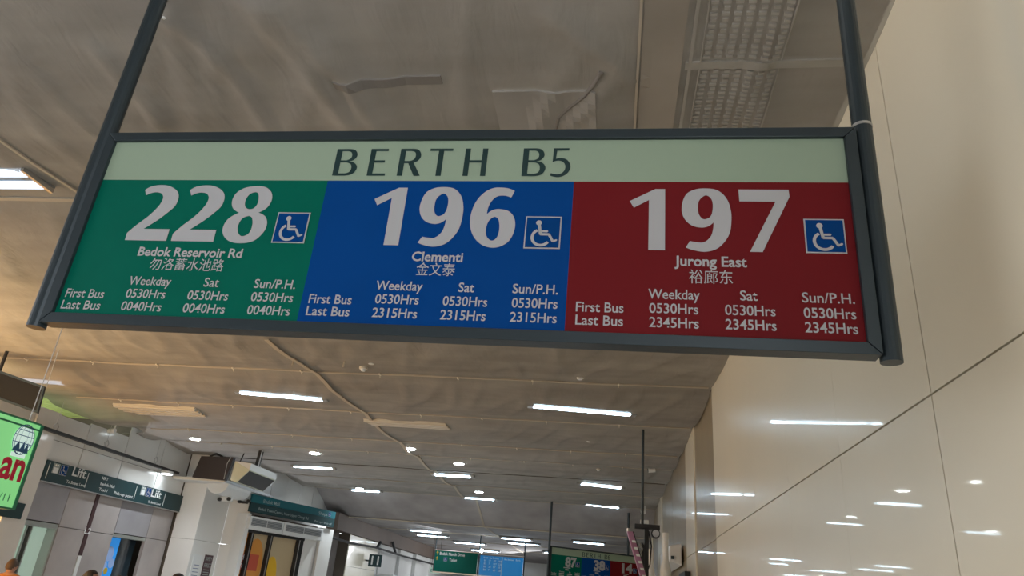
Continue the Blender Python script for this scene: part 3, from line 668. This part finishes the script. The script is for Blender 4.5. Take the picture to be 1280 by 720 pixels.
# ------------------------------------------------------------------ lift lobby sign, shop sign
def wallboard(mb, y, z, s, w, size): put_text(mb, s, (XL+.065, y, z), (0, 1, 0), (0, 0, 1), w, size=size, off=.018)
ls = thing('lift_sign', 'long dark teal lift sign over the lift lobby on the left', 'sign', (XL, 13.3, 3))
MB().box((XL, 11.15, 2.83), (XL+.055, 15.55, 3.17)).build('board', 'teal', ls)
MB().box((XL, 11.15, 2.815), (XL+.06, 15.55, 2.83)).build('edge_strip', 'metal', ls)
mb = MB(); wallboard(mb, 11.80, 3.02, 'Lift', .36, .22); wallboard(mb, 11.72, 2.88, 'To Street Level', .50, .07)
wallboard(mb, 12.60, 3.08, 'MRT', .18, .075); wallboard(mb, 12.60, 2.98, 'Bedok Mall', .42, .075); wallboard(mb, 12.60, 2.88, 'Taxi /      Pick-up point', 1.05, .075)
wallboard(mb, 14.22, 3.00, 'Lift', .36, .21); wallboard(mb, 14.18, 2.87, 'To Street Level', .45, .06)
for y in (11.22, 12.22, 13.70, 14.72): mb.box((XL+.055, y, 2.87), (XL+.06, y+.01, 3.13))
mb.build('lettering', 'letter', ls)
for y in (11.32, 13.86):
    mb = MB(); mb.mi = 0; mb.box((XL+.055, y, 2.98), (XL+.058, y+.15, 3.15)); mb.mi = 1; mb.box((XL+.058, y+.02, 2.99), (XL+.06, y+.13, 3.08)); mb.ball((XL+.058, y+.05, 3.12), .015); mb.ball((XL+.058, y+.10, 3.12), .015)
    mb.build('lift_symbol', ['letterdim', 'letter'], ls)
    symbol((XL+.056, y+.18, 2.98), (0, 1, 0), (0, 0, 1), (1, 0, 0), .17, ls)
ss = thing('shop_direction_sign', 'teal and blue direction sign across the angled shop front', 'sign', ap(1.5, 3.2))
MB().obox(ap(-.02, 3.04, 0), AD*3.05, AN*.05, (0, 0, .21)).build('lower_board', 'teal', ss)
MB().obox(ap(-.02, 3.255, 0), AD*3.05, AN*.05, (0, 0, .18)).build('upper_board', 'teal2', ss)
mb = MB()
def sb(s, z, t_, w, sz): put_text(mb, t_, ap(s, z, .056), AD, (0, 0, 1), w, size=sz, off=.006)
sb(.35, 3.29, 'Bedok Mall', .55, .12); sb(.25, 3.11, 'Bedok Town Centre, New Upper Changi Rd', 1.75, .09); sb(2.35, 3.29, 'Shops', .35, .11); sb(2.25, 3.09, 'Pick-up / drop-off', .68, .07)
mb.build('lettering', 'letterdim', ss)
symbol(ap(2.74, 3.29, .052), AD, (0, 0, 1), AN, .10, ss)

# green lightbox, facing the concourse
gs = thing('hanging_lightbox', 'bright green lightbox sign with red letters at the left edge', 'sign', (-5, 5.2, 2.4))
gb = MB().box((-5.10, 4.3, 1.985), (-5.0, 5.69, 2.685)).build('lit_face', 'limebox', gs)
MB().box((-5.11, 5.69, 1.975), (-4.99, 5.72, 2.695)).build('edge_strip', 'limeedge', gs); MB().box((-5.11, 4.3, 2.685), (-4.99, 5.69, 2.70)).build('edge_strip', 'limeedge', gs); MB().box((-5.11, 4.3, 1.97), (-4.99, 5.69, 1.985)).build('edge_strip', 'limeedge', gs)
MB().box((-4.998, 4.3, 2.635), (-4.994, 5.69, 2.65)).build('edge_strip', 'limeedge', gs)
mb = MB(); put_text(mb, 'an', (-4.996, 5.415, 2.205), (0, 1, 0), (0, 0, 1), .26, size=.34, off=.03); mb.build('red_lettering', 'redprint', gb)
mb = MB(); put_text(mb, '0/11', (-4.996, 5.46, 2.03), (0, 1, 0), (0, 0, 1), .16, size=.085); mb.build('unit_number', 'limeedge', gb)
mb = MB(); put_mesh(mb, ring(.115, 28), (-4.996, 5.55, 2.535), (0, 1, 0), (0, 0, 1), 1, 1.12); 
mb.box((-4.997, 5.47, 2.385), (-4.995, 5.63, 2.42)); mb.build('emblem_ground', 'emblemw', gb)
mb = MB()
for rr in (.112,): put_mesh(mb, arc((0, 0), rr, 0, 2*math.pi, .007, 30), (-4.993, 5.55, 2.535), (0, 1, 0), (0, 0, 1), 1, 1.12)
for sx in (.35, .75): put_mesh(mb, arc((0, 0), .112, 0, 2*math.pi, .006, 30), (-4.993, 5.55, 2.535), (0, 1, 0), (0, 0, 1), sx, 1.12)
for dz in (-.03, .03, .075):
    w = math.sqrt(.112**2-dz*dz); mb.box((-4.994, 5.55-w, 2.535+dz-.003), (-4.992, 5.55+w, 2.535+dz+.003))
put_mesh(mb, shp(k([(-.09,-.07),(-.04,.02),(-.01,-.05),(.02,.03),(.04,-.04),(.06,.02),(.09,-.07)], range(7))), (-4.991, 5.55, 2.50), (0, 1, 0), (0, 0, 1), 1)
mb.build('emblem_line', 'emblemb', gb)
for y in (4.5, 5.6): MB().tube((-5.05, y, 2.70), (-5.05, y, HC-.02), .004, 6).build('wire', 'metal', gs)
ts = thing('corner_sign', 'small dark teal sign end beside the green lightbox', 'sign', (-9.4, 10.6, 2.2)); MB().box((XL+.06, 10.30, 2.18), (XL+.10, 10.95, 2.42)).build('board', 'teal', ts)
MB().box((XL+.10, 10.34, 2.35), (XL+.105, 10.62, 2.38)).build('text_line', 'letterdim', ts)

# ------------------------------------------------------------------ monitors
m1 = thing('display_monitor', 'dark flat monitor hanging from the ceiling above the green lightbox', 'monitor', (-7.6, 8.1, 3.5))
u = Vector((.98, -.02, -.19)).normalized()*1.35; v = Vector((.03, .0, .30))
o_ = Vector((-8.62, 8.10, 3.62)); b_ = Vector((0, .09, 0))
u = Vector((1.33, 0, -.335)); v = Vector((-.03, 0, .355)); o_ = Vector((-7.274, 8.158, 3.311)) - u
MB().obox(o_, u, v, (-.01, .035, 0)).build('casing', 'black', m1, bevel=.004)
uu = u.normalized(); vv = v.normalized()
for a, b2 in (((0, 0), (u.length, .03)), ((0, v.length-.03), (u.length, v.length))):
    MB().obox(o_+uu*a[0]+vv*a[1]+Vector((0, -.008, 0)), uu*(b2[0]-a[0]), vv*(b2[1]-a[1]), (0, .008, 0)).build('bezel', 'frame', m1)
for a in (0, u.length-.03): MB().obox(o_+uu*a+vv*.03+Vector((0, -.008, 0)), uu*.03, vv*(v.length-.06), (0, .008, 0)).build('bezel', 'frame', m1)
MB().obox(o_+uu*.03+vv*.03+Vector((0, -.002, 0)), uu*(u.length-.06), vv*(v.length-.06), (0, .002, 0)).build('screen', 'screen', m1)
MB().tube((-8.09, 8.2, 3.85), (-8.09, 8.2, HC-.03), .022, 10).build('hanging_pole', 'black', m1)
MB().tube(tuple(o_+u*.98+v+Vector((0, .05, -.005))), (-7.20, 8.05, HC-.02), .004, 6).build('wire', 'metal', m1)

m2 = thing('display_monitor', 'dark brown backed monitor standing above the pillar canopy', 'monitor', (-8.7, 14.9, 3.6))
MB().prism([(-9.02, 14.85, 3.52), (-8.25, 14.85, 3.50), (-8.17, 14.85, 4.00), (-8.93, 14.85, 3.985)], (0, .12, 0)).build('casing', 'darkbrown', m2, bevel=.01)
MB().path([(-8.75, 14.9, 3.99), (-8.62, 14.9, 4.06), (-8.45, 14.9, 4.0)], .02).build('cable', 'black', m2)
MB().path([(-8.22, 14.83, 3.99), (-8.27, 14.83, 3.85), (-8.26, 14.83, 3.52)], .008).build('bracket', 'metal', m2)
MB().tube((-8.14, 14.9, 3.5), (-7.95, 14.9, HC-.02), .012, 8).build('hanging_pole', 'black', m2)
m3 = thing('display_monitor', 'cream cased monitor with tilted black screen beside the pillar canopy', 'monitor', (-7.45, 14.6, 3.6))
sec = [(-7.646, 2.186), (-7.291, 2.028), (-7.522, 1.766), (-7.66, 1.805)]
MB().prism([(x, 14.0, z+EYE) for x, z in sec], (0, 1.25, 0)).build('casing', 'casing', m3, bevel=.008)
a = Vector((-7.291, 14.03, 2.028+EYE)); b = Vector((-7.522, 14.03, 1.766+EYE)); dd = (b-a); nn = Vector((-dd.z, 0, dd.x)).normalized(); nn = nn if nn.x > 0 else -nn
MB().obox(a+dd*.06, dd*.88, (0, 1.19, 0), nn*.008).build('screen', 'black', m3)
a2 = Vector((-7.646, 14.0, 2.186+EYE)); d2 = a-Vector((0, .03, 0))-a2; n2 = Vector((-d2.z, 0, d2.x)).normalized(); n2 = n2 if n2.z > 0 else -n2
MB().prism([(-7.646, 13.99, 3.787), (-7.291, 13.99, 3.632), (-7.285, 13.99, 3.76)], (0, 1.28, 0)).build('top_cover', 'whitep', m3)
MB().obox((-7.52, 14.6, 3.72), (.06, .0, 0), (0, .12, 0), (.03, 0, .46)).build('hanging_pole', 'black', m3)
MB().tube((-7.42, 14.58, 3.72), (-7.40, 14.58, HC-.02), .012, 8).build('rod', 'metal', m3)

# pillar canopy
cn = thing('pillar_canopy', 'flat white canopy slab projecting from the pale pillar', 'canopy', (-9, 16, 3.5))
MB().prism([(-9.6, 14.95, 3.47), (-8.30, 14.95, 3.47), (-8.30, 17.4, 3.47), (-8.42, 17.4, 3.47), (-9.6, 15.4, 3.47)], (0, 0, .05)).build('slab', 'whitep', cn)
MB().box((-9.6, 14.93, 3.478), (-8.30, 14.955, 3.53)).build('edge_strip', 'tie', cn); MB().box((-8.31, 14.95, 3.478), (-8.285, 17.4, 3.53)).build('edge_strip', 'metal', cn)
MB().prism([(-8.58 + .25*math.cos(t), 15.2, 3.47-.22*math.sin(t)) for t in [math.pi*i/12 for i in range(13)]], (0, 1.1, 0)).build('curved_bracket', 'whitep', cn)
for i, (x, y, z, lab) in enumerate(((-8.62, 15.8, 3.16, 'twin white and black security cameras under the pillar canopy'), (-8.42, 16.35, 3.20, 'small black security camera under the pillar canopy edge'))):
    t = thing('security_camera', lab, 'camera', (x, y, z))
    MB().box((x-.13, y-.05, z), (x+.13-.1*i, y+.05, z+.10-.05*i)).build('body', 'whitep' if i == 0 else 'black', t, bevel=.01)
    mb = MB(); mb.tube((x-.13, y-.1, z+.03), (x-.13, y-.04, z+.03), .04); mb.tube((x+.09, y-.1, z+.05), (x+.09, y-.04, z+.05), .04); mb.build('lens', 'black', t)
    MB().tube((x, y, z+.07), (x, y, 3.47), .015).build('stem', 'metal', t)

# notices on pillar
nt_ = thing('notice', 'small maroon notice with white lettering on the pale pillar', 'notice', (-8.93, 15.95, 1.9))
MB().box((-8.935, 16.02, 1.35), (-8.92, 16.36, 2.02)).build('sheet', 'tmaroon', nt_)
mb = MB(); put_text(mb, 'SAFETY', (-8.918, 16.05, 1.90), (0, 1, 0), (0, 0, 1), .28, size=.11, off=.012); put_text(mb, 'FIRST', (-8.918, 16.05, 1.76), (0, 1, 0), (0, 0, 1), .28, size=.12, off=.012)
for q in range(4): mb.box((-8.92, 16.06, 1.70-q*.05), (-8.917, 16.30, 1.715-q*.05))
mb.build('lettering', 'letterdim', nt_)
n2_ = thing('notice', 'small white notice with thin blue lines low on the pale pillar', 'notice', (-8.93, 15.7, 1.8))
MB().box((-8.935, 15.55, 1.3), (-8.925, 15.92, 2.0)).build('sheet', 'whitep', n2_); mb = MB()
for q in range(4): mb.box((-8.925, 15.62, 1.78-q*.07), (-8.922, 15.85, 1.79-q*.07))
mb.build('text_line', 'symblue', n2_)

# ------------------------------------------------------------------ ceiling lights
def tube_light(x0, y0, x1, y1, label, w=.13, lit=True, zc=None, two=True, z=None):
    z = (HC if z is None else z)
    a = Vector((x0, y0, 0)); b = Vector((x1, y1, 0)); u = (b-a).normalized(); L = (b-a).length; n = Vector((-u.y, u.x, 0))
    zz = z-.085
    t = thing('ceiling_light', label, 'ceiling light', ((x0+x1)/2, (y0+y1)/2, zz), 'fluorescent ceiling lights')
    mb = MB(); o = a - n*w/2; mb.obox(tuple(o+Vector((0, 0, zz+.03))), u*L, n*w, (0, 0, .05)); mb.build('housing', 'tubehouse', t)
    ec = .025 if w > .2 else .08
    for q in (0, L-ec): MB().obox(tuple(o+u*q+Vector((0, 0, zz-.009))), u*ec, n*w, (0, 0, .036)).build('end_cap', 'metal', t)
    if w > .2:
        for s in (-.27, .27):
            c0 = a+n*w*(s-.15)+u*.05; MB().obox((c0.x, c0.y, zz+.012), u*(L-.10), n*w*.30, (0, 0, .015)).build('lamp_strip', 'troffer', t)
        return t
    for s in ((-.25, .25) if two else (0,)):
        c0 = a+n*w*s+u*.055+Vector((0, 0, zz+.004)); c1 = c0+u*(L-.11)
        MB().tube(tuple(c0), tuple(c1), .0125, 8).build('tube', 'tube' if lit else 'tubeoff', t)
    if not two or w > .2: pass
    return t
tube_light(-5.65, 3.95, -4.17, 3.95, 'large twin tube light at the left edge above the sign pole', w=.30)
tube_light(-9.40, 9.62, -8.38, 9.76, 'twin tube light half behind the hanging dark monitor', w=.22)
tube_light(-5.565, 9.735, -4.198, 9.943, 'lit tube light below the green route panel', w=.12)
tube_light(-1.174, 9.70, .325, 9.93, 'lit tube light below the red route panel, nearest the right wall', w=.12)
tube_light(-7.528, 16.424, -6.409, 16.42, 'short lit tube light right of the cream monitor', two=False)
tube_light(-4.072, 16.29, -3.073, 16.30, 'lit tube light in the third row, middle column', w=.2)
tube_light(-.731, 16.259, .295, 16.517, 'lit tube light in the third row by the right wall')
tube_light(-7.295, 20.0, -6.316, 19.95, 'lit tube light left in the last row before the bulkhead', two=False)
tube_light(-4.047, 20.0, -3.072, 20.02, 'lit tube light in the middle of the last row before the bulkhead', two=False)
tube_light(-.717, 19.7, .295, 19.95, 'lit tube light by the right wall in the last row before the bulkhead', two=False)
far = [(500, 658), (503, 663), (520, 668), (612, 668), (617, 673), (645, 676)]
ZF = 3.58
for (x0, y0, x1, lab) in ((-6.6, 24.2, -5.5, 'far tube light left of the wayfinding sign pole'), (-6.8, 26.0, -5.6, 'far tube light left of the wayfinding sign, second row'), (-5.9, 28.2, -4.6, 'far tube light over the left end of the wayfinding sign'),
                          (-3.6, 24.6, -2.5, 'far tube light over the blue half of the wayfinding sign'), (-3.6, 26.5, -2.4, 'far tube light over the blue half, second row'),
                          (-1.2, 24.0, -.1, 'far tube light just above the distant berth sign'), (-2.6, 30, -1.4, 'far tube light between the two hanging far signs'), (-5.9, 32, -4.6, 'farthest tube light above the wayfinding sign')):
    tube_light(x0, y0, x1, y0+.1, lab, two=False, z=ZF)
# unlit recessed diffusers
def diffuser(quad, label, n=4):
    t = thing('ceiling_light', label, 'ceiling light', tuple(Vector(quad[0]+(HC-.06,))), 'unlit ceiling diffusers')
    P = [Vector((x, y, HC-.10)) for x, y in quad]
    MB().prism([tuple(p+Vector((0, 0, .03))) for p in P], (0, 0, .05)).build('housing', 'tubeoff', t)
    for i in range(n):
        t0, t1 = (i+.15)/n, (i+.75)/n
        a0 = P[0].lerp(P[3], t0); a1 = P[0].lerp(P[3], t1); b0 = P[1].lerp(P[2], t0); b1 = P[1].lerp(P[2], t1)
        MB().prism([tuple(a0), tuple(b0), tuple(b1), tuple(a1)], (0, 0, .028)).build('slat', 'tubeoff', t)
    return t
diffuser([(-8.45, 10.98), (-6.95, 11.0), (-6.98, 11.5), (-8.48, 11.6)], 'unlit slatted diffuser in the orange lit netting at left')
diffuser([(-4.03, 11.12), (-2.66, 11.15), (-2.62, 11.45), (-3.95, 11.42)], 'unlit slatted diffuser crossed by the lengthwise batten', 3)

# round spot lamps
def spot(x, y, label, z=None, glow=110):
    z = HC-.05 if z is None else z
    t = thing('spot_lamp', label, 'lamp', (x, y, z), 'bright round spot lamps')
    MB().tube((x, y, z+.045), (x, y, z-.01), .12, 18, .125).build('rim', 'whitep', t); MB().tube((x, y, z-.01), (x, y, z-.022), .10, 18).build('lamp_face', 'spot' if glow > 10 else 'spotdim', t)
    l = bpy.data.lights.new('spot_lamp_glow', 'SPOT'); l.energy = glow; l.spot_size = 2.2; l.spot_blend = .8; l.shadow_soft_size = .07; l.color = (.88, .95, 1)
    lo = bpy.data.objects.new('spot_lamp_glow', l); C.objects.link(lo); lo.location = (x, y, z-.04)
for x, y, lab in ((-8.50, 13.75, 'round lit spot lamp on the netting left of the pillar canopy'), (-6.216, 14.558, 'round lit spot lamp right of the cream monitor'),
                  (-3.843, 13.439, 'round lit spot lamp beside the lengthwise batten'), (-3.135, 14.76, 'round lit spot lamp right of the lengthwise batten'),
                  (-6.902, 19.672, 'round lit spot lamp at the left before the bulkhead'), (-3.375, 18.764, 'round lit spot lamp in the middle before the bulkhead')):
    spot(x, y, lab)
spot(-9.34, 14.42, 'round lit spot lamp under the black trunking rail', 3.505, 1.5)
t = thing('globe_lamp', 'small bright globe lamp on top of the wayfinding sign', 'lamp', (-4.22, 25.05, 3.02))
MB().tube((-4.22, 25.05, 3.021), (-4.22, 25.05, 3.05), .04, 12).build('base', 'metal', t); MB().ball((-4.22, 25.02, 3.09), .055).build('globe', 'spot', t)

# ------------------------------------------------------------------ small ceiling devices
def dome(x, y, label, rr=.055, z=HC-.05):
    t = thing('smoke_detector', label, 'detector', (x, y, z))
    MB().tube((x, y, z+.03), (x, y, z), rr, 16).build('base', 'tie', t); MB().tube((x, y, z), (x, y, z-.025), rr*.75, 16, rr*.5).build('sensor', 'whitep', t)
dome(-2.946, 8.077, 'round pale detector just under the sign left of centre', .07); dome(-3.10, 8.25, 'low hanging pale detector beside the batten crossing', .05, HC-.09); dome(-.401, 8.348, 'pale detector just under the sign at the red panel', .06)
dome(-.379, 11.879, 'small pale detector behind the red panel tube light'); dome(-3.326, 11.8, 'small pale detector behind the crossed unlit diffuser'); dome(-.251, 14.537, 'small pale detector in the third bay near the right wall', .045); dome(-6.151, 11.766, 'small pale detector left of the lengthwise batten', .04)
dome(-2.27, 2.46, 'tiny white fitting at the top of the left pole', .018, HC-.05)
tag(MB().path([(-3.23, 7.95, HC-.03), (-3.25, 7.97, HC-.16)], .012).build('sprinkler_drop', 'pale'), 'short pale pipe drop beside the low hanging detector', 'pipe')
tag(MB().path([(-3.9, 8.0, HC-.03), (-3.93, 8.02, HC-.15)], .012).build('sprinkler_drop', 'pale'), 'short pale pipe drop at the lengthwise batten under the blue panel', 'pipe')
for x, y, z, lab in ((-9.32, 12.35, 3.93, 'white bullet camera at the netting edge above the lift sign'), (.79, 14.0, 4.10, 'white bullet camera under the netting by the right wall'), (.86, 19.2, 3.95, 'white camera high on the right wall near the bulkhead')):
    t = thing('security_camera', lab, 'camera', (x, y, z))
    MB().tube((x-.09, y, z), (x+.04, y, z+.02), .045, 14).build('body', 'whitep', t); MB().tube((x-.10, y, z-.002), (x-.085, y, z), .036, 14).build('lens', 'black', t)
    MB().tube((x+.02, y, z+.03), (x+.02, y, HC-.01), .012, 8).build('bracket', 'whitep', t)

# ------------------------------------------------------------------ things by the right wall
sp = thing('speaker_bracket', 'black metal bracket arm with lamp hanging by the right wall', 'bracket', (.5, 11, 3))
MB().box((.36, 10.98, 2.72), (.72, 11.05, 2.79)).build('arm', 'black', sp, bevel=.005)
MB().box((.50, 10.98, 1.9), (.56, 11.05, 2.74)).build('post', 'black', sp); MB().tube((.47, 11.0, 2.79), (.47, 11.0, HC-.01), .02, 10).build('hanging_pole', 'frame', sp)
MB().tube((.66, 10.95, 2.67), (.66, 11.0, 2.67), .05, 14).build('lens', 'metal', sp); MB().tube((.66, 10.98, 2.67), (.66, 11.08, 2.67), .065, 14).build('lamp_head', 'black', sp)
MB().box((.44, 11.0, 2.80), (.56, 11.06, 2.85)).build('white_box', 'whitep', sp)
MB().path([(.56, 11.02, 2.7), (.60, 11.02, 2.5), (.58, 11.02, 2.25), (.52, 11.02, 2.1)], .01).build('cable', 'black', sp)
mb = MB(); mb.path([(.43, 10.96, 2.52), (.47, 10.96, 2.44), (.42, 10.96, 2.36), (.46, 10.96, 2.3)], .012); mb.build('cable_clip', 'metal', sp)
MB().prism([(.46, 10.99, 2.55), (.50, 10.99, 2.5), (.52, 10.99, 2.1), (.46, 10.99, 2.2)], (0, .08, 0)).build('holder', 'black', sp)
pk = thing('tilted_banner_screen', 'pink printed panel seen edge on, tilted beside the black bracket', 'panel', (.35, 10.8, 2.4))
MB().obox((.45, 10.72, 2.03), (.085, .02, 0), (0, .2, 0), (-.205, 0, .62)).build('panel', 'pink', pk); MB().obox((.53, 10.715, 2.03), (.015, .02, 0), (0, .2, 0), (-.205, 0, .62)).build('edge_strip', 'black', pk)
mb = MB()
for q in range(6): mb.obox((.47-.205*q/7, 10.714, 2.06+.62*q/7), (.05, 0, 0), (0, .004, 0), (-.012, 0, .03))
mb.build('print_mark', 'letter', pk)
MB().tube((.26, 10.82, 2.64), (.26, 10.82, 2.70), .02, 10).build('hanger', 'metal', pk)
for i, (x, lab) in enumerate(((.62, 'left white bottle shaped pipe below the black bracket'), (.84, 'right white bottle shaped pipe nearest the right wall'))):
    t = thing('white_pipe', lab, 'pipe', (x, 11.6, 0)); MB().tube((x, 11.6, 0), (x, 11.6, 2.1+.12*i), .085, 18).build('body', 'whitep', t)
    MB().tube((x, 11.6, 2.1+.12*i), (x, 11.6, 2.25+.12*i), .085, 18, .045).build('shoulder', 'whitep', t); MB().tube((x, 11.6, 2.25+.12*i), (x, 11.6, 2.5+.25*i), .045, 14).build('neck', 'whitep', t)
pb = thing('wall_box', 'pale angled board mounted on the right wall beyond the bracket', 'board', (1.1, 12.8, 2.6))
MB().prism([(.98, 12.6, 2.42), (.98, 12.6, 2.66), (1.17, 12.6, 2.70), (1.17, 12.6, 2.36)], (0, 2.3, .0)).build('board', 'whitep', pb, bevel=.01)
MB().box((1.0, 12.58, 2.45), (1.05, 12.60, 2.50)).build('badge', 'frame', pb)
mb = MB(); mb.box((1.1, 11.4, 2.05), (1.18, 12.3, 2.22)); mb.box((1.12, 11.55, 1.8), (1.18, 12.0, 2.1)); tag(mb.build('cable_reel', 'black'), 'dark cluttered reel on the wall under the pale board', 'reel')

# ------------------------------------------------------------------ people (only their heads reach into the picture)
def person(x, y, h, face, label, cloth, hairm, sitz=0):
    t = thing('person', label, 'person', (x, y, 0))
    s = h/1.70
    J = {'pel': (0, 0, .95), 'chest': (0, .0, 1.25), 'neck0': (0, 0, 1.42), 'neck': (0, .0, 1.50),
         'shL': (-.18, 0, 1.40), 'elL': (-.23, .03, 1.12), 'wrL': (-.22, -.06, .88), 'shR': (.18, 0, 1.40), 'elR': (.23, .03, 1.12), 'wrR': (.22, -.06, .88),
         'hipL': (-.10, 0, .90), 'knL': (-.11, -.02, .50), 'anL': (-.11, .02, .09), 'toL': (-.12, -.15, .04), 'hipR': (.10, 0, .90), 'knR': (.11, .03, .50), 'anR': (.11, .09, .09), 'toR': (.12, -.08, .04)}
    E_ = [('pel', 'chest'), ('chest', 'neck0'), ('neck0', 'neck'), ('neck0', 'shL'), ('shL', 'elL'), ('elL', 'wrL'), ('neck0', 'shR'), ('shR', 'elR'), ('elR', 'wrR'),
          ('pel', 'hipL'), ('hipL', 'knL'), ('knL', 'anL'), ('anL', 'toL'), ('pel', 'hipR'), ('hipR', 'knR'), ('knR', 'anR'), ('anR', 'toR')]
    Rd = {'pel': (.15, .11), 'chest': (.16, .11), 'neck0': (.09, .07), 'neck': (.052, .052), 'sh': (.065, .06), 'el': (.042, .042), 'wr': (.027, .03), 'hip': (.09, .09), 'kn': (.056, .056), 'an': (.038, .04), 'to': (.035, .028)}
    ks = list(J); co = [tuple(c*s for c in J[q]) for q in ks]; ed = [(ks.index(a), ks.index(b)) for a, b in E_]; rad = [Rd.get(q, Rd.get(q[:-1])) for q in ks]
    for sd in (-1, 1):
        w = len(co) and ks.index('wrL' if sd < 0 else 'wrR'); wc = Vector(co[w]); 
        palm = wc+Vector((0, -.01, -.07*s)); co.append(tuple(palm)); rad.append((.035, .016)); ed.append((w, len(co)-1)); pi_ = len(co)-1
        for q, (oy, ln) in enumerate(((-.03, .065), (-.01, .078), (.01, .072), (.03, .055))):
            a = palm+Vector((0, oy, -.03)); co.append(tuple(a)); rad.append((.010, .010)); ed.append((pi_, len(co)-1))
            b = a+Vector((-sd*.012, -.004, -ln*s)); co.append(tuple(b)); rad.append((.007, .007)); ed.append((len(co)-2, len(co)-1))
        a = palm+Vector((-sd*.01, -.05, .01)); co.append(tuple(a)); rad.append((.011, .011)); ed.append((pi_, len(co)-1))
        b = a+Vector((-sd*.01, -.02, -.04)); co.append(tuple(b)); rad.append((.008, .008)); ed.append((len(co)-2, len(co)-1))
    me = bpy.data.meshes.new('body'); me.from_pydata(co, ed, [])
    bo = bpy.data.objects.new('body', me); C.objects.link(bo)
    md = bo.modifiers.new('skin', 'SKIN'); sub = bo.modifiers.new('sub', 'SUBSURF'); sub.levels = sub.render_levels = 1
    for i, v in enumerate(me.skin_vertices[0].data): v.radius = tuple(q*s if i < len(ks) else q for q in rad[i]); v.use_root = (i == 0)
    dg = bpy.context.evaluated_depsgraph_get(); m2 = bpy.data.meshes.new_from_object(bo.evaluated_get(dg)); bo.modifiers.clear(); bo.data = m2
    for mm in (cloth, 'skin', 'trousers'): m2.materials.append(M[mm])
    for p in m2.polygons:
        p.use_smooth = True; c = p.center
        p.material_index = 1 if (c.z > 1.46*s or (abs(c.x) > .17*s and c.z < 1.10*s and c.z > .6*s)) else (2 if c.z < .92*s else 0)
    bo.parent = t; bo.rotation_euler.z = face
    bmh = bmesh.new(); bmesh.ops.create_uvsphere(bmh, u_segments=28, v_segments=20, radius=1)
    for v in bmh.verts:
        c = v.co; c.x *= .076*(1-.18*max(0, -c.z)); c.y *= .095; c.z *= .118
        if c.z < -.02 and c.y < 0: c.y *= 1+.5*(c.z+.02)
        dx, dz = c.x/.014, (c.z+.012)/.022
        if c.y < -.04: c.y -= .022*math.exp(-dx*dx-dz*dz)                        # nose
        for sx in (-1, 1):
            ex, ez = (c.x-sx*.030)/.014, (c.z-.008)/.010
            if c.y < -.03: c.y += .008*math.exp(-ex*ex-ez*ez)                    # eye sockets
        mx, mz = c.x/.026, (c.z+.052)/.008
        if c.y < -.03: c.y -= .005*math.exp(-mx*mx-mz*mz)                        # lips
    hm = bpy.data.meshes.new('head'); bmh.to_mesh(hm); bmh.free(); hm.materials.append(M['skin'])
    for p in hm.polygons: p.use_smooth = True
    hz = (h-.118*s-.012)
    ho = bpy.data.objects.new('head', hm); C.objects.link(ho); ho.parent = t; ho.location = (0, 0, hz); ho.scale = (s, s, s); ho.rotation_euler.z = face
    def sub_(mb, nm, mt):
        o = mb.build(nm, mt); o.parent = ho; return o
    mb = MB()
    for sx in (-1, 1): mb.ball((sx*.030, -.080, .008), .011, 12, 8)
    sub_(mb, 'eye', 'eyem')
    for sx in (-1, 1):
        mb = MB(); mb.ball((sx*.078, .005, -.005), .03, 12, 8, (.35, .6, 1)); sub_(mb, 'ear', 'skin')
    hb = bmesh.new(); bmesh.ops.create_uvsphere(hb, u_segments=28, v_segments=18, radius=1)
    for v in list(hb.verts):
        c = v.co; keep = c.z > .15 - .75*max(0, c.y) + (.45 if c.y < -.45 else 0)*1
        if not keep: hb.verts.remove(v); continue
        w = 1+.03*noise.noise(c*5); c.x *= .086*w; c.y = c.y*.104*w+.006; c.z = c.z*.128*w
    hm2 = bpy.data.meshes.new('hair'); hb.to_mesh(hm2); hb.free(); hm2.materials.append(M[hairm])
    for p in hm2.polygons: p.use_smooth = True
    o = bpy.data.objects.new('hair', hm2); C.objects.link(o); o.parent = ho
    sm = o.modifiers.new('thick', 'SOLIDIFY'); sm.thickness = .012
    return t
person(-9.10, 10.75, 1.60, 3.4, 'person with brown hair in orange at the left edge before the lift door', 'cloth1', 'hairb')
person(-5.97, 8.30, 1.555, 1.9, 'person with short dark hair below the maroon strip, head only in view', 'cloth2', 'hair')
person(-6.35, 9.4, 1.515, 2.8, 'person with dark hair crossing below the blue poster', 'cloth3', 'hair')
person(-5.15, 8.75, 1.60, 2.4, 'person with dark brown hair below the pale pillar', 'cloth4', 'hair')
